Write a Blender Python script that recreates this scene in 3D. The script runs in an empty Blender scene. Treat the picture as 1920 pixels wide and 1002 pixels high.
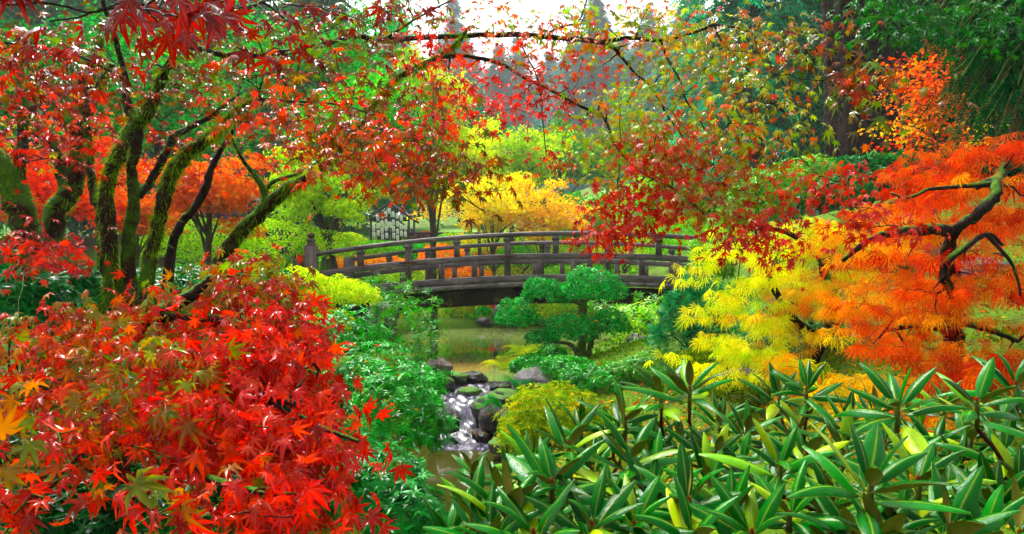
import bpy, math, random
import numpy as np
from mathutils import Matrix

# ------------------------------------------------------------------ camera, sky, sun, exposure
scene = bpy.context.scene
F, CX, HY, CZ = 1280.0, 960.0, 530.0, 1.6      # focal length in photo pixels, principal column, horizon row, eye height


def W(px, py, d):
    """photo pixel and distance in metres -> world point"""
    return np.array([(px - CX) / F * d, d, CZ + (HY - py) / F * d])


cam_data = bpy.data.cameras.new("camera")
cam_data.lens = 24.0
cam_data.sensor_width = 36.0
cam_data.shift_y = 29.0 / 1920.0
cam_data.clip_start = 0.05
cam_data.clip_end = 2000.0
cam = bpy.data.objects.new("camera", cam_data)
cam.location = (0, 0, CZ)
cam.rotation_euler = (math.radians(90), 0, 0)
scene.collection.objects.link(cam)
scene.camera = cam

SUN_EL, SUN_AZ = math.radians(56), math.radians(-35)     # soft light from high up, ahead and to the left
world = bpy.data.worlds.new("World")
scene.world = world
world.use_nodes = True
wn, wl = world.node_tree.nodes, world.node_tree.links
bg = wn["Background"]
sky = wn.new("ShaderNodeTexSky")
sky.sky_type = 'NISHITA'
sky.sun_disc = False
sky.sun_elevation = SUN_EL
sky.sun_rotation = SUN_AZ
sky.dust_density = 6.0
sky.air_density = 1.0
hs = wn.new("ShaderNodeHueSaturation")      # overcast: the blue is nearly gone
hs.inputs["Saturation"].default_value = 0.22
hs.inputs["Value"].default_value = 1.0
wl.new(sky.outputs[0], hs.inputs["Color"])
wl.new(hs.outputs[0], bg.inputs["Color"])
bg.inputs["Strength"].default_value = 0.115

sun_data = bpy.data.lights.new("sun", 'SUN')
sun_data.energy = 1.5
sun_data.angle = math.radians(14)
sun_data.color = (1.0, 0.96, 0.9)
sun = bpy.data.objects.new("sun", sun_data)
sun.rotation_euler = (math.radians(90) - SUN_EL, 0, math.pi - SUN_AZ)
scene.collection.objects.link(sun)

scene.view_settings.view_transform = 'Standard'
scene.view_settings.look = 'None'
scene.view_settings.gamma = 1.0
scene.view_settings.use_curve_mapping = False
scene.view_settings.exposure = 1.98
scene.render.engine = 'CYCLES'
cy = scene.cycles
cy.use_denoising = True
cy.max_bounces = 5
cy.diffuse_bounces = 3
cy.glossy_bounces = 2
cy.transmission_bounces = 3
cy.use_adaptive_sampling = True
cy.adaptive_threshold = 0.03
cy.volume_bounces = 1
cy.transparent_max_bounces = 4
cy.caustics_reflective = False
cy.caustics_refractive = False
cy.sample_clamp_indirect = 6.0

# ------------------------------------------------------------------ small helpers
rng = np.random.default_rng(11)
random.seed(11)
ALB = 0.50                                             # display colour -> base colour


def H(h, k=ALB):
    h = h.lstrip('#')
    c = np.array([int(h[i:i + 2], 16) / 255 for i in (0, 2, 4)])
    return np.where(c < 0.04045, c / 12.92, ((c + 0.055) / 1.055) ** 2.4) * k


def pal(s, k=ALB):
    c = np.array([H(x, k) for x in s.split()])
    return (c - .7 * c.min(1, keepdims=True)) * 1.2


def unit(v):
    v = np.asarray(v, float)
    return v / np.maximum(np.linalg.norm(v, axis=-1, keepdims=True), 1e-9)


def frames(axis, normal):
    y = unit(axis)
    x = unit(np.cross(y, normal))
    z = np.cross(x, y)
    return np.stack([x, y, z], -1)


def smooth(a, b, x):
    t = np.clip((x - a) / (b - a), 0, 1)
    return t * t * (3 - 2 * t)


def raw_mesh(name, V, T, col=None, shade_smooth=False):
    me = bpy.data.meshes.new(name)
    V = np.ascontiguousarray(V, np.float32).reshape(-1, 3)
    T = np.ascontiguousarray(T, np.int32).reshape(-1, 3)
    me.vertices.add(len(V))
    me.vertices.foreach_set("co", V.ravel())
    me.loops.add(T.size)
    me.loops.foreach_set("vertex_index", T.ravel())
    me.polygons.add(len(T))
    me.polygons.foreach_set("loop_start", np.arange(0, T.size, 3, dtype=np.int32))
    me.update(calc_edges=True)
    if shade_smooth:
        me.polygons.foreach_set("use_smooth", np.ones(len(T), bool))
    if col is not None:
        a = me.color_attributes.new("col", 'FLOAT_COLOR', 'POINT')
        a.data.foreach_set("color", np.ascontiguousarray(col, np.float32).ravel())
    return me


def link(name, me, mat=None, parent=None, label=None, cat=None, group=None, kind=None, loc=None):
    o = bpy.data.objects.new(name, me)
    scene.collection.objects.link(o)
    if mat is not None:
        for m in (mat if isinstance(mat, (list, tuple)) else [mat]):
            me.materials.append(m)
    if parent is not None:
        o.parent = parent
        if loc is None:
            o.location = [-v for v in parent.location] if parent.parent is None else (0, 0, 0)
    if loc is not None:
        o.location = loc
    for k, v in (("label", label), ("category", cat), ("group", group), ("kind", kind)):
        if v:
            o[k] = v
    return o


def thing(name, label, cat, loc=(0, 0, 0), group=None):
    return link(name, None, loc=[float(v) for v in loc], label=label, cat=cat, group=group)


class Acc:
    """collects triangles for one mesh, in world coordinates"""

    def __init__(self):
        self.V, self.T, self.n = [], [], 0

    def add(self, V, T):
        V = np.asarray(V, float).reshape(-1, 3)
        self.V.append(V)
        self.T.append(np.asarray(T, int).reshape(-1, 3) + self.n)
        self.n += len(V)

    def box(self, c, s, R=None, taper=1.0):
        h = np.array(s) / 2
        v = np.array([[x, y, z] for z in (-1, 1) for y in (-1, 1) for x in (-1, 1)], float)
        v[4:, :2] *= taper
        v = v * h
        if R is not None:
            v = v @ np.asarray(R).T
        self.add(v + np.array(c), BOXT)

    def tube(self, P, r, seg=8, caps=True, wob=0.0):
        P = np.asarray(P, float)
        n = len(P)
        r = np.broadcast_to(np.asarray(r, float), (n,))
        t = unit(np.gradient(P, axis=0))
        ref = np.array([0.13, 0.31, 0.94]) if abs(t[:, 2]).mean() < 0.8 else np.array([0.9, 0.3, 0.1])
        x = unit(np.cross(t, ref))
        y = np.cross(t, x)
        a = np.arange(seg) * 2 * math.pi / seg
        rr = r[:, None] * (1 + (wob * rng.normal(size=(n, seg)) if wob else 0))
        V = P[:, None] + rr[..., None] * (np.cos(a)[None, :, None] * x[:, None] + np.sin(a)[None, :, None] * y[:, None])
        i = np.arange(n - 1)[:, None] * seg
        j = np.arange(seg)[None]
        k = (j + 1) % seg
        A, B, C, D = i + j, i + k, i + seg + k, i + seg + j
        T = np.concatenate([np.stack([A, B, C], -1).reshape(-1, 3), np.stack([A, C, D], -1).reshape(-1, 3)])
        V = V.reshape(-1, 3)
        if caps:
            V = np.concatenate([V, P[:1], P[-1:]])
            jj = np.arange(seg)
            kk = (jj + 1) % seg
            e = (n - 1) * seg
            T = np.concatenate([T, np.stack([kk, jj, np.full(seg, n * seg)], -1),
                                np.stack([e + jj, e + kk, np.full(seg, n * seg + 1)], -1)])
        self.add(V, T)

    def lathe(self, c, prof, seg=14):
        """profile of (radius, z) turned about a vertical axis"""
        self.tube([(c[0], c[1], c[2] + z) for _, z in prof], [max(r, 1e-4) for r, _ in prof], seg)

    def obj(self, name, mat, parent=None, sm=False, **kw):
        me = raw_mesh(name, np.concatenate(self.V), np.concatenate(self.T), shade_smooth=sm)
        return link(name, me, mat, parent, **kw)


BOXT = np.array([[0, 2, 1], [1, 2, 3], [4, 5, 6], [5, 7, 6], [0, 1, 4], [1, 5, 4], [2, 6, 3], [3, 6, 7], [0, 4, 2], [2, 4, 6], [1, 3, 5], [3, 7, 5]])


def spline(pts, m):
    """Catmull-Rom through rows of pts, m samples"""
    p = np.asarray(pts, float)
    if len(p) == 2:
        return p[0] + (p[1] - p[0]) * np.linspace(0, 1, m)[:, None]
    q = np.concatenate([[2 * p[0] - p[1]], p, [2 * p[-1] - p[-2]]])
    u = np.linspace(0, len(p) - 1 - 1e-6, m)
    i = u.astype(int)
    t = (u - i)[:, None]
    a, b, c, d = q[i], q[i + 1], q[i + 2], q[i + 3]
    return 0.5 * (2 * b + (c - a) * t + (2 * a - 5 * b + 4 * c - d) * t ** 2 + (3 * b - a - 3 * c + d) * t ** 3)


# ------------------------------------------------------------------ materials
def nodes_of(name):
    m = bpy.data.materials.new(name)
    m.use_nodes = True
    nt = m.node_tree
    b = nt.nodes["Principled BSDF"]
    b.inputs["Specular IOR Level"].default_value = 0.12
    return m, nt.nodes, nt.links, b


def noise(N, L, scale, detail=4, vec=None, rough=0.55):
    n = N.new("ShaderNodeTexNoise")
    n.inputs["Scale"].default_value = scale
    n.inputs["Detail"].default_value = detail
    n.inputs["Roughness"].default_value = rough
    if vec is not None:
        L.new(vec, n.inputs["Vector"])
    return n


def ramp(N, L, fac, stops):
    r = N.new("ShaderNodeValToRGB")
    e = r.color_ramp.elements
    while len(e) < len(stops):
        e.new(0.5)
    for el, (p, c) in zip(e, stops):
        el.position = p
        el.color = (*c[:3], 1)
    L.new(fac, r.inputs[0])
    return r


def mixc(N, L, fac, a, b, mode='MIX'):
    m = N.new("ShaderNodeMix")
    m.data_type = 'RGBA'
    m.blend_type = mode
    for sock, v in ((0, fac), (6, a), (7, b)):
        if hasattr(v, "links"):
            L.new(v, m.inputs[sock])
        elif isinstance(v, (int, float)):
            m.inputs[sock].default_value = v
        else:
            m.inputs[sock].default_value = (*v[:3], 1)
    return m.outputs[2]


def mathn(N, L, op, a, b=None):
    m = N.new("ShaderNodeMath")
    m.operation = op
    for i, v in enumerate((a, b)):
        if v is None:
            continue
        if hasattr(v, "links"):
            L.new(v, m.inputs[i])
        else:
            m.inputs[i].default_value = v
    return m.outputs[0]


def bump(N, L, height, b, strength=0.4, dist=0.02):
    bp = N.new("ShaderNodeBump")
    bp.inputs["Strength"].default_value = strength
    bp.inputs["Distance"].default_value = dist
    L.new(height, bp.inputs["Height"])
    L.new(bp.outputs[0], b.inputs["Normal"])


_leafmats = {}


def leafmat(rough=0.35, spec=0.5, trans=0.35, rib=0.5, single=False, ribcol=None):
    """leaf: the colour of each leaf comes with it; midribs paler; thin, so light passes through"""
    key = (rough, spec, trans, rib, single, tuple(ribcol) if ribcol is not None else None)
    if key in _leafmats:
        return _leafmats[key]
    m, N, L, b = nodes_of("leaf_surface")
    at = N.new("ShaderNodeAttribute")
    at.attribute_name = "col"
    if single:
        oi = N.new("ShaderNodeObjectInfo")
        c = oi.outputs["Color"]
    else:
        c = at.outputs["Color"]
    geo = N.new("ShaderNodeNewGeometry")
    nz = noise(N, L, 38, 3, geo.outputs["Position"])
    mott = ramp(N, L, nz.outputs[0], [(0.3, (0.72, 0.72, 0.72)), (0.62, (1.12, 1.08, 1.05))])
    c2 = mixc(N, L, 0.75, c, mott.outputs[0], 'MULTIPLY')
    if rib > 0:
        pw = mathn(N, L, 'POWER', at.outputs["Alpha"], 9.0)
        pf = mathn(N, L, 'MULTIPLY', pw, rib * .6)
        pale = ribcol if ribcol is not None else None
        if pale is None:
            pale = mixc(N, L, 0.35, c2, (0.42, 0.34, 0.05))
        c2 = mixc(N, L, pf, c2, pale)
    L.new(c2, b.inputs["Base Color"])
    b.inputs["Roughness"].default_value = rough
    b.inputs["Specular IOR Level"].default_value = 0.0 if rough >= .36 else spec * .30
    if trans > 0:
        tr = N.new("ShaderNodeBsdfTranslucent")
        hsn = N.new("ShaderNodeHueSaturation")
        hsn.inputs["Saturation"].default_value = 1.1
        hsn.inputs["Value"].default_value = 1.25
        L.new(c2, hsn.inputs["Color"])
        L.new(hsn.outputs[0], tr.inputs["Color"])
        mx = N.new("ShaderNodeMixShader")
        mx.inputs[0].default_value = trans
        L.new(b.outputs[0], mx.inputs[1])
        L.new(tr.outputs[0], mx.inputs[2])
        L.new(mx.outputs[0], N["Material Output"].inputs["Surface"])
    _leafmats[key] = m
    return m


def bark_mat(name, dark, light, mossc=None, moss=0.0, scale=14, stretch=5, rough=0.75):
    m, N, L, b = nodes_of(name)
    tc = N.new("ShaderNodeTexCoord")
    mp = N.new("ShaderNodeMapping")
    mp.inputs["Scale"].default_value = (1, 1, 1 / stretch)
    L.new(tc.outputs["Object"], mp.inputs["Vector"])
    n1 = noise(N, L, scale, 6, mp.outputs[0], 0.65)
    c = ramp(N, L, n1.outputs[0], [(0.32, dark), (0.68, light)]).outputs[0]
    if mossc is not None:
        geo = N.new("ShaderNodeNewGeometry")
        sx = N.new("ShaderNodeSeparateXYZ")
        L.new(geo.outputs["Normal"], sx.inputs[0])
        n2 = noise(N, L, 5.0, 4, tc.outputs["Object"])
        s = mathn(N, L, 'ADD', mathn(N, L, 'MULTIPLY', sx.outputs[2], 0.30), n2.outputs[0])
        f = ramp(N, L, s, [(0.62 - moss * 0.45, (0, 0, 0)), (0.74 - moss * 0.45, (1, 1, 1))]).outputs[0]
        n3 = noise(N, L, 60, 3, tc.outputs["Object"])
        mc = mixc(N, L, n3.outputs[0], np.array(mossc) * 0.55, np.array(mossc) * 1.4)
        c = mixc(N, L, f, c, mc)
    L.new(c, b.inputs["Base Color"])
    b.inputs["Roughness"].default_value = rough
    nb_ = noise(N, L, scale * 4, 5, mp.outputs[0], 0.7)
    bump(N, L, mathn(N, L, 'ADD', n1.outputs[0], mathn(N, L, 'MULTIPLY', nb_.outputs[0], .5)), b, 1.0, 0.03 if scale > 9 else .10)
    return m


def wood_mat(name, a, bcol, mossc=None, mossamt=0.5, axis=0, rough=0.55):
    m, N, L, b = nodes_of(name)
    tc = N.new("ShaderNodeTexCoord")
    mp = N.new("ShaderNodeMapping")
    sc = [9.0, 9.0, 9.0]
    sc[axis] = 0.7
    mp.inputs["Scale"].default_value = sc
    L.new(tc.outputs["Object"], mp.inputs["Vector"])
    n1 = noise(N, L, 5, 7, mp.outputs[0], 0.68)
    c = ramp(N, L, n1.outputs[0], [(0.3, a), (0.55, (np.array(a) + bcol) / 2), (0.75, bcol)]).outputs[0]
    n2 = noise(N, L, 2.2, 5, tc.outputs["Object"])
    c = mixc(N, L, 0.8, c, ramp(N, L, n2.outputs[0], [(0.3, (0.42, 0.4, 0.42)), (0.7, (1.4, 1.35, 1.35))]).outputs[0], 'MULTIPLY')
    if mossc is not None:
        n3 = noise(N, L, 4.0, 6, tc.outputs["Object"], 0.7)
        f = ramp(N, L, n3.outputs[0], [(0.72 - mossamt * 0.3, (0, 0, 0)), (0.80 - mossamt * 0.3, (1, 1, 1))]).outputs[0]
        c = mixc(N, L, mathn(N, L, 'MULTIPLY', f, 0.7), c, mossc)
    L.new(c, b.inputs["Base Color"])
    b.inputs["Roughness"].default_value = rough
    bump(N, L, n1.outputs[0], b, 0.35, 0.01)
    return m


def rock_mat(name, dark, light, mossc, moss=0.5, rough=0.6):
    m, N, L, b = nodes_of(name)
    tc = N.new("ShaderNodeTexCoord")
    geo = N.new("ShaderNodeNewGeometry")
    n1 = noise(N, L, 7, 8, tc.outputs["Object"], 0.65)
    c = ramp(N, L, n1.outputs[0], [(0.3, dark), (0.7, light)]).outputs[0]
    sx = N.new("ShaderNodeSeparateXYZ")
    L.new(geo.outputs["Normal"], sx.inputs[0])
    n2 = noise(N, L, 6, 5, tc.outputs["Object"])
    s = mathn(N, L, 'ADD', mathn(N, L, 'MULTIPLY', sx.outputs[2], 0.45), n2.outputs[0])
    f = ramp(N, L, s, [(1.02 - moss * 0.5, (0, 0, 0)), (1.12 - moss * 0.5, (1, 1, 1))]).outputs[0]
    n3 = noise(N, L, 70, 3, tc.outputs["Object"])
    mc = mixc(N, L, n3.outputs[0], np.array(mossc) * 0.4, np.array(mossc) * 1.5)
    L.new(mixc(N, L, f, c, mc), b.inputs["Base Color"])
    r = mathn(N, L, 'ADD', mathn(N, L, 'MULTIPLY', f, 0.4), rough - 0.2)
    L.new(r, b.inputs["Roughness"])
    b.inputs["Specular IOR Level"].default_value = .3
    h = mathn(N, L, 'ADD', n1.outputs[0], mathn(N, L, 'MULTIPLY', n3.outputs[0], 0.3))
    bump(N, L, h, b, 1.0, 0.06)
    return m


def plain(name, c, rough=0.5, metal=0.0):
    m, N, L, b = nodes_of(name)
    tc = N.new("ShaderNodeTexCoord")
    n = noise(N, L, 12, 5, tc.outputs["Object"])
    L.new(mixc(N, L, n.outputs[0], np.array(c) * 0.7, np.array(c) * 1.25), b.inputs["Base Color"])
    b.inputs["Roughness"].default_value = rough
    b.inputs["Metallic"].default_value = metal
    return m


MOSS = H('5f9a0a', 0.5)
M_BARK_MAPLE = bark_mat("mossy_maple_bark", H('1c0d0a', 0.6), H('5a3020', 0.5), H('5c8c08', .42), 0.36)
M_BARK_BARE = bark_mat("wet_maple_bark", H('160c0c', 0.6), H('4a2f2a', 0.5), MOSS, 0.06)
M_BARK_TWIG = bark_mat("twig_bark", H('140a08', 0.6), H('3c201a', 0.5))
M_BARK_RED = bark_mat("red_stem_bark", H('3c0a08', 0.6), H('8a2418', 0.5), MOSS, 0.02)
M_BARK_FIR = bark_mat("furrowed_fir_bark", H('080504', 0.5), H('4a2c20', 0.45), MOSS, 0.0, 8, 7, 0.9)
M_BARK_CEDAR = bark_mat("cedar_bark", H('2a0f08', 0.6), H('7a3a1c', 0.55), MOSS, 0.02, 16, 12, 0.85)
M_BARK_GREY = bark_mat("grey_bark", H('2c241f', 0.6), H('6d5a4c', 0.55), MOSS, 0.15, 10, 5)
M_STEM_GREEN = bark_mat("green_stem_bark", H('3d3a10', 0.6), H('7c8a20', 0.55))
M_MOSS = leafmat(0.9, 0.1, 0.3, 0.0)
M_WOOD = wood_mat("weathered_bridge_wood", H('3a3232', 0.7), H('988c8c', 0.68), H('566012', 0.4), 0.16)
M_WOOD_POST = wood_mat("weathered_post_wood", H('383030', 0.7), H('928482', 0.68), H('4c5c10', 0.4), 0.2, 2)
M_WOOD_PLANK = wood_mat("grey_deck_wood", H('4c4644', 0.7), H('a09894', 0.65), H('56700e', 0.4), 0.3, 1)
M_GIRDER = wood_mat("stained_girder_wood", H('1c1510', 0.6), H('4c3a26', 0.55), H('8f7410', 0.5), 0.45)
M_IRON = plain("rusty_iron", H('7a2a22', 0.5), 0.6)
M_BRONZE = plain("aged_bronze", H('6a4a30', 0.6), 0.35, 0.7)
M_ROCK = rock_mat("grey_stone", H('2c2a2c', 0.6), H('8a8484', 0.6), H('4f8a0c', 0.5), 0.28)
M_ROCK_MOSS = rock_mat("mossy_stone", H('211f1e', 0.6), H('6c645c', 0.55), H('5f9c08', 0.5), 0.75)
M_ROCK_BROWN = rock_mat("brown_stone", H('33211c', 0.6), H('86695c', 0.6), H('5f8a10', 0.5), 0.15)
M_ROCK_WET = rock_mat("wet_dark_stone", H('141112', 0.6), H('4c4242', 0.5), H('3f6a10', 0.5), 0.18, 0.35)

# ------------------------------------------------------------------ the ground
POND_Z, POOL_Z = 0.25, -0.2
_ph = rng.uniform(0, 6.28, (8, 2))


def lumps(x, y, s=1.0):
    o = 0
    for i, (f, a) in enumerate(((0.55, .5), (0.9, .35), (1.7, .2), (3.1, .12))):
        o = o + a * np.sin(x * f * s + _ph[i, 0] + 1.3 * np.sin(y * f * s * .7)) * np.sin(y * f * s * 1.1 + _ph[i, 1])
    return o


POND = [(-.32, 10.1, .75), (-.1, 11.5, 1.25), (.1, 13.2, 2.0), (.1, 15.2, 2.9), (.3, 17.2, 3.1)]
CHAN = [(-.42, 9.3, .60), (-.45, 8.8, .58), (-.5, 8.45, .5)]
FALL = [(-.56, 8.15, .42), (-.6, 7.85, .40)]
POOL = [(-.62, 7.2, .5), (-.72, 6.5, .62), (-.8, 5.7, .6), (-.95, 5.0, .55)]


def ground_z(x, y):
    x = np.asarray(x, float)
    y = np.asarray(y, float)
    z = 0.02 + 0.44 * smooth(6.2, 9.3, y)
    z = z + np.clip(0.46 * np.logaddexp(0, (x - .7) * 2.6) / 2.6, 0, 2.5) * smooth(0, 4.5, y) * (1 - .5 * smooth(8, 10, y) * smooth(4, 2, x))
    z = z + np.clip(0.26 * np.logaddexp(0, (-x - 1.9) * 2) / 2, 0, 1.0) * smooth(2, 9, y) * smooth(20, 14.5, y)
    z = z + 2.6 * smooth(19.3, 30, y) + 0.14 * np.clip(y - 29, 0, 24) + 0.10 * np.clip(y - 52, 0, 130)
    z = z + 0.06 * lumps(x, y) * smooth(1, 6, y)

    def carve(z, circles, bed):
        m = 0
        for cx, cy_, r in circles:
            m = np.maximum(m, smooth(r + .32, r - .12, np.hypot(x - cx, y - cy_)))
        return z * (1 - m) + bed * m
    z = carve(z, POND, -0.15)
    z = carve(z, CHAN, 0.08)
    z = carve(z, FALL, -0.35)
    return carve(z, POOL, -0.5)


def gz(x, y):
    return float(ground_z(x, y))


def build_ground():
    n = 360
    t = np.linspace(-1, 1, n)
    gx = np.sinh(t * 4.2) / np.sinh(4.2) * 170
    gy = 8 + np.sinh(t * 4.2) / np.sinh(4.2) * 170
    X, Y = np.meshgrid(gx, gy)
    Z = ground_z(X, Y)
    V = np.stack([X, Y, Z], -1).reshape(-1, 3)
    i = np.arange(n - 1)[:, None] * n + np.arange(n - 1)[None]
    T = np.concatenate([np.stack([i, i + 1, i + n + 1], -1).reshape(-1, 3), np.stack([i, i + n + 1, i + n], -1).reshape(-1, 3)])
    m, N, L, b = nodes_of("moss_and_soil")
    tc = N.new("ShaderNodeTexCoord")
    n1 = noise(N, L, 0.9, 6, tc.outputs["Object"], 0.6)
    n2 = noise(N, L, 34, 5, tc.outputs["Object"], 0.7)
    mossc = mixc(N, L, n2.outputs[0], H('2f5a02', 0.5), H('86b806', 0.55))
    soil = mixc(N, L, n2.outputs[0], H('1c120a', 0.5), H('7a4a1c', 0.5))
    f = ramp(N, L, n1.outputs[0], [(0.30, (0, 0, 0)), (0.46, (1, 1, 1))]).outputs[0]
    L.new(mixc(N, L, f, soil, mossc), b.inputs["Base Color"])
    b.inputs["Roughness"].default_value = 0.9
    bump(N, L, n2.outputs[0], b, 0.9, 0.05)
    me = raw_mesh("ground", V, T, shade_smooth=True)
    link("ground", me, m, kind="structure")


build_ground()


def water_mat(name, deep, rough, bscale, bstr):
    m, N, L, b = nodes_of(name)
    tc = N.new("ShaderNodeTexCoord")
    mp = N.new("ShaderNodeMapping")
    mp.inputs["Scale"].default_value = (1.0, 0.45, 1)
    L.new(tc.outputs["Object"], mp.inputs["Vector"])
    n1 = noise(N, L, bscale, 3, mp.outputs[0])
    b.inputs["Base Color"].default_value = (*deep, 1)
    b.inputs["Roughness"].default_value = rough
    b.inputs["IOR"].default_value = 1.33
    b.inputs["Specular IOR Level"].default_value = 1.0
    bump(N, L, n1.outputs[0], b, bstr, 0.03)
    return m


def sheet(name, x0, x1, y0, y1, z, mat):
    a = Acc()
    nx = 12
    xs, ys = np.linspace(x0, x1, nx), np.linspace(y0, y1, nx)
    X, Y = np.meshgrid(xs, ys)
    i = np.arange(nx - 1)[:, None] * nx + np.arange(nx - 1)[None]
    T = np.concatenate([np.stack([i, i + 1, i + nx + 1], -1).reshape(-1, 3), np.stack([i, i + nx + 1, i + nx], -1).reshape(-1, 3)])
    a.add(np.stack([X, Y, np.full_like(X, z)], -1), T)
    return a.obj(name, mat, sm=True, kind="structure")


sheet("pond_water", -4.2, 4.6, 9.32, 20.9, POND_Z, water_mat("still_pond_water", H('9cb05c', 0.5), 0.035, 2.2, 0.07))
sheet("pool_water", -2.0, 0.1, 4.2, 7.75, POOL_Z, water_mat("brown_pool_water", H('5c5c1c', 0.32), 0.08, 3.0, 0.15))


def build_cascade():
    """water running over the lip, through the channel and down the fall"""
    path = np.array([(-.42, 9.36, .25, .60), (-.43, 9.1, .235, .56), (-.45, 8.8, .20, .52), (-.52, 8.5, .17, .40), (-.58, 8.3, .12, .26), (-.61, 8.15, .03, .20),
                     (-.61, 8.02, -.07, .19), (-.58, 7.86, -.15, .24), (-.54, 7.6, -.185, .36), (-.56, 7.3, -.197, .30)])
    m = 60
    P = spline(path, m)
    w = 26
    u = np.linspace(-1, 1, w)
    X = P[:, 0, None] + P[:, 3, None] * u
    Y = P[:, 1, None] + 0 * u
    Z = P[:, 2, None] + 0 * u
    rough_ = smooth(9.4, 9.0, Y) * smooth(7.3, 7.7, Y)
    Z = Z + rough_ * 0.022 * np.sin(X * 27 + Y * 7) * np.sin(Y * 23 + X * 5)
    a = Acc()
    i = np.arange(m - 1)[:, None] * w + np.arange(w - 1)[None]
    T = np.concatenate([np.stack([i, i + w + 1, i + 1], -1).reshape(-1, 3), np.stack([i, i + w, i + w + 1], -1).reshape(-1, 3)])
    a.add(np.stack([X, Y, Z], -1), T)
    mt, N, L, b = nodes_of("foaming_stream_water")
    tc = N.new("ShaderNodeTexCoord")
    mp = N.new("ShaderNodeMapping")
    mp.inputs["Scale"].default_value = (3.2, 1.0, 0.8)
    L.new(tc.outputs["Object"], mp.inputs["Vector"])
    n1 = noise(N, L, 7, 5, mp.outputs[0], 0.6)
    c = ramp(N, L, n1.outputs[0], [(0.42, H('2a2734', 0.45)), (0.60, H('7a748e', 0.5)), (0.80, H('e0dcf0', 0.52))]).outputs[0]
    L.new(c, b.inputs["Base Color"])
    b.inputs["Roughness"].default_value = 0.22
    b.inputs["Specular IOR Level"].default_value = .5
    bump(N, L, n1.outputs[0], b, 0.3, 0.02)
    a.obj("stream_water", mt, sm=True, kind="structure")


build_cascade()

# ------------------------------------------------------------------ leaf templates: verts, tris, rib
def t_maple(lobes=7, width=0.15, droop=0.25, fold=0.10, reach=1.0, seed=None):
    jr = np.random.default_rng(seed)
    jt = (lambda s: float(jr.normal(0, s))) if seed is not None else (lambda s: 0.0)
    angs = {7: [-128, -84, -41, 0, 41, 84, 128], 5: [-95, -48, 0, 48, 95]}[lobes]
    lens = {7: [.42, .74, .95, 1.0, .95, .74, .42], 5: [.6, .9, 1.0, .9, .6]}[lobes]
    V, T, rib = [(0, 0, 0)], [], [1.0]

    def pt(ang, r, side=0.0, z=0.0):
        a = math.radians(ang)
        x, y = math.sin(a) * r + math.cos(a) * side, math.cos(a) * r - math.sin(a) * side
        V.append((x * .62, y * .62, z - droop * .62 * r * r))
        return len(V) - 1
    nb = [pt(angs[0] - 22, 0.20)]
    rib.append(0.3)
    for i in range(lobes - 1):
        nb.append(pt((angs[i] + angs[i + 1]) / 2, 0.30 * min(lens[i], lens[i + 1]) + .04, 0, fold * .3))
        rib.append(0.0)
    nb.append(pt(angs[-1] + 22, 0.20))
    rib.append(0.3)
    for i, (a, l) in enumerate(zip(angs, lens)):
        l *= reach * (1 + jt(.07))
        a += jt(4)
        cz = jt(.09)
        m = pt(a, l * .52, 0, cz * .4)
        wl_ = pt(a, l * .50, -width * l, fold)
        wr = pt(a, l * .50, width * l, fold)
        tp = pt(a, l, jt(.05), cz)
        rib += [1.0, 0.0, 0.0, 0.5]
        T += [(0, wl_, nb[i]), (0, m, wl_), (m, tp, wl_), (0, nb[i + 1], wr), (0, wr, m), (m, wr, tp)]
    # stalk
    s = len(V)
    V += [(-.012, 0, 0), (.012, 0, 0), (0, -.30, -.05)]
    rib += [1, 1, 1]
    T.append((s, s + 2, s + 1))
    return np.array(V, float), np.array(T), np.array(rib, float)


def t_lace():
    """threadlike palmate leaf of a laceleaf maple"""
    V, T = [], []
    for a, l in zip((-78, -50, -25, 0, 25, 50, 78), (.6, .85, .97, 1, .97, .85, .6)):
        a = math.radians(a)
        d = np.array([math.sin(a), math.cos(a), 0])
        s = np.array([math.cos(a), -math.sin(a), 0])
        k = len(V)
        mid = d * l * .5 + np.array([0, 0, -.06 * l])
        tip = d * l + np.array([0, 0, -.34 * l])
        V += [(0, 0, 0), tuple(mid - s * .036), tuple(mid + s * .036 + np.array([0, 0, .02])), tuple(tip)]
        T += [(k, k + 2, k + 1), (k + 1, k + 2, k + 3)]
        for q in (.45, .68):
            for sg in (-1, 1):
                k = len(V)
                p = d * l * q + np.array([0, 0, -.30 * l * q * q])
                V += [tuple(p - d * .02), tuple(p + d * .02), tuple(p + s * sg * .17 * (1.1 - q) * 1.6 + d * .17 + np.array([0, 0, -.03]))]
                T += [(k, k + 1, k + 2)]
    return np.array(V, float), np.array(T), np.zeros(len(V))


def t_oval(w=.32, bend=.15, fold=.08, n=3):
    V, rib, T = [], [], []
    for i in range(n + 1):
        t = i / n
        ww = w * math.sin(math.pi * min(max(t, .03), .985) ** .85) * .5
        z = -bend * t * t
        V += [(-ww, t, z + fold * ww * 2), (0, t, z), (ww, t, z + fold * ww * 2)]
        rib += [0, 1, 0]
    for i in range(n):
        a = i * 3
        for q in (0, 1):
            T += [(a + q, a + q + 1, a + q + 4), (a + q, a + q + 4, a + q + 3)]
    return np.array(V, float), np.array(T), np.array(rib, float)


def t_diamond(w=.6, bend=.12):
    V = [(0, 0, 0), (-w / 2, .45, .05), (w / 2, .5, .05), (0, 1, -bend)]
    return np.array(V, float), np.array([(0, 2, 1), (1, 2, 3)]), np.zeros(4)


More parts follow.
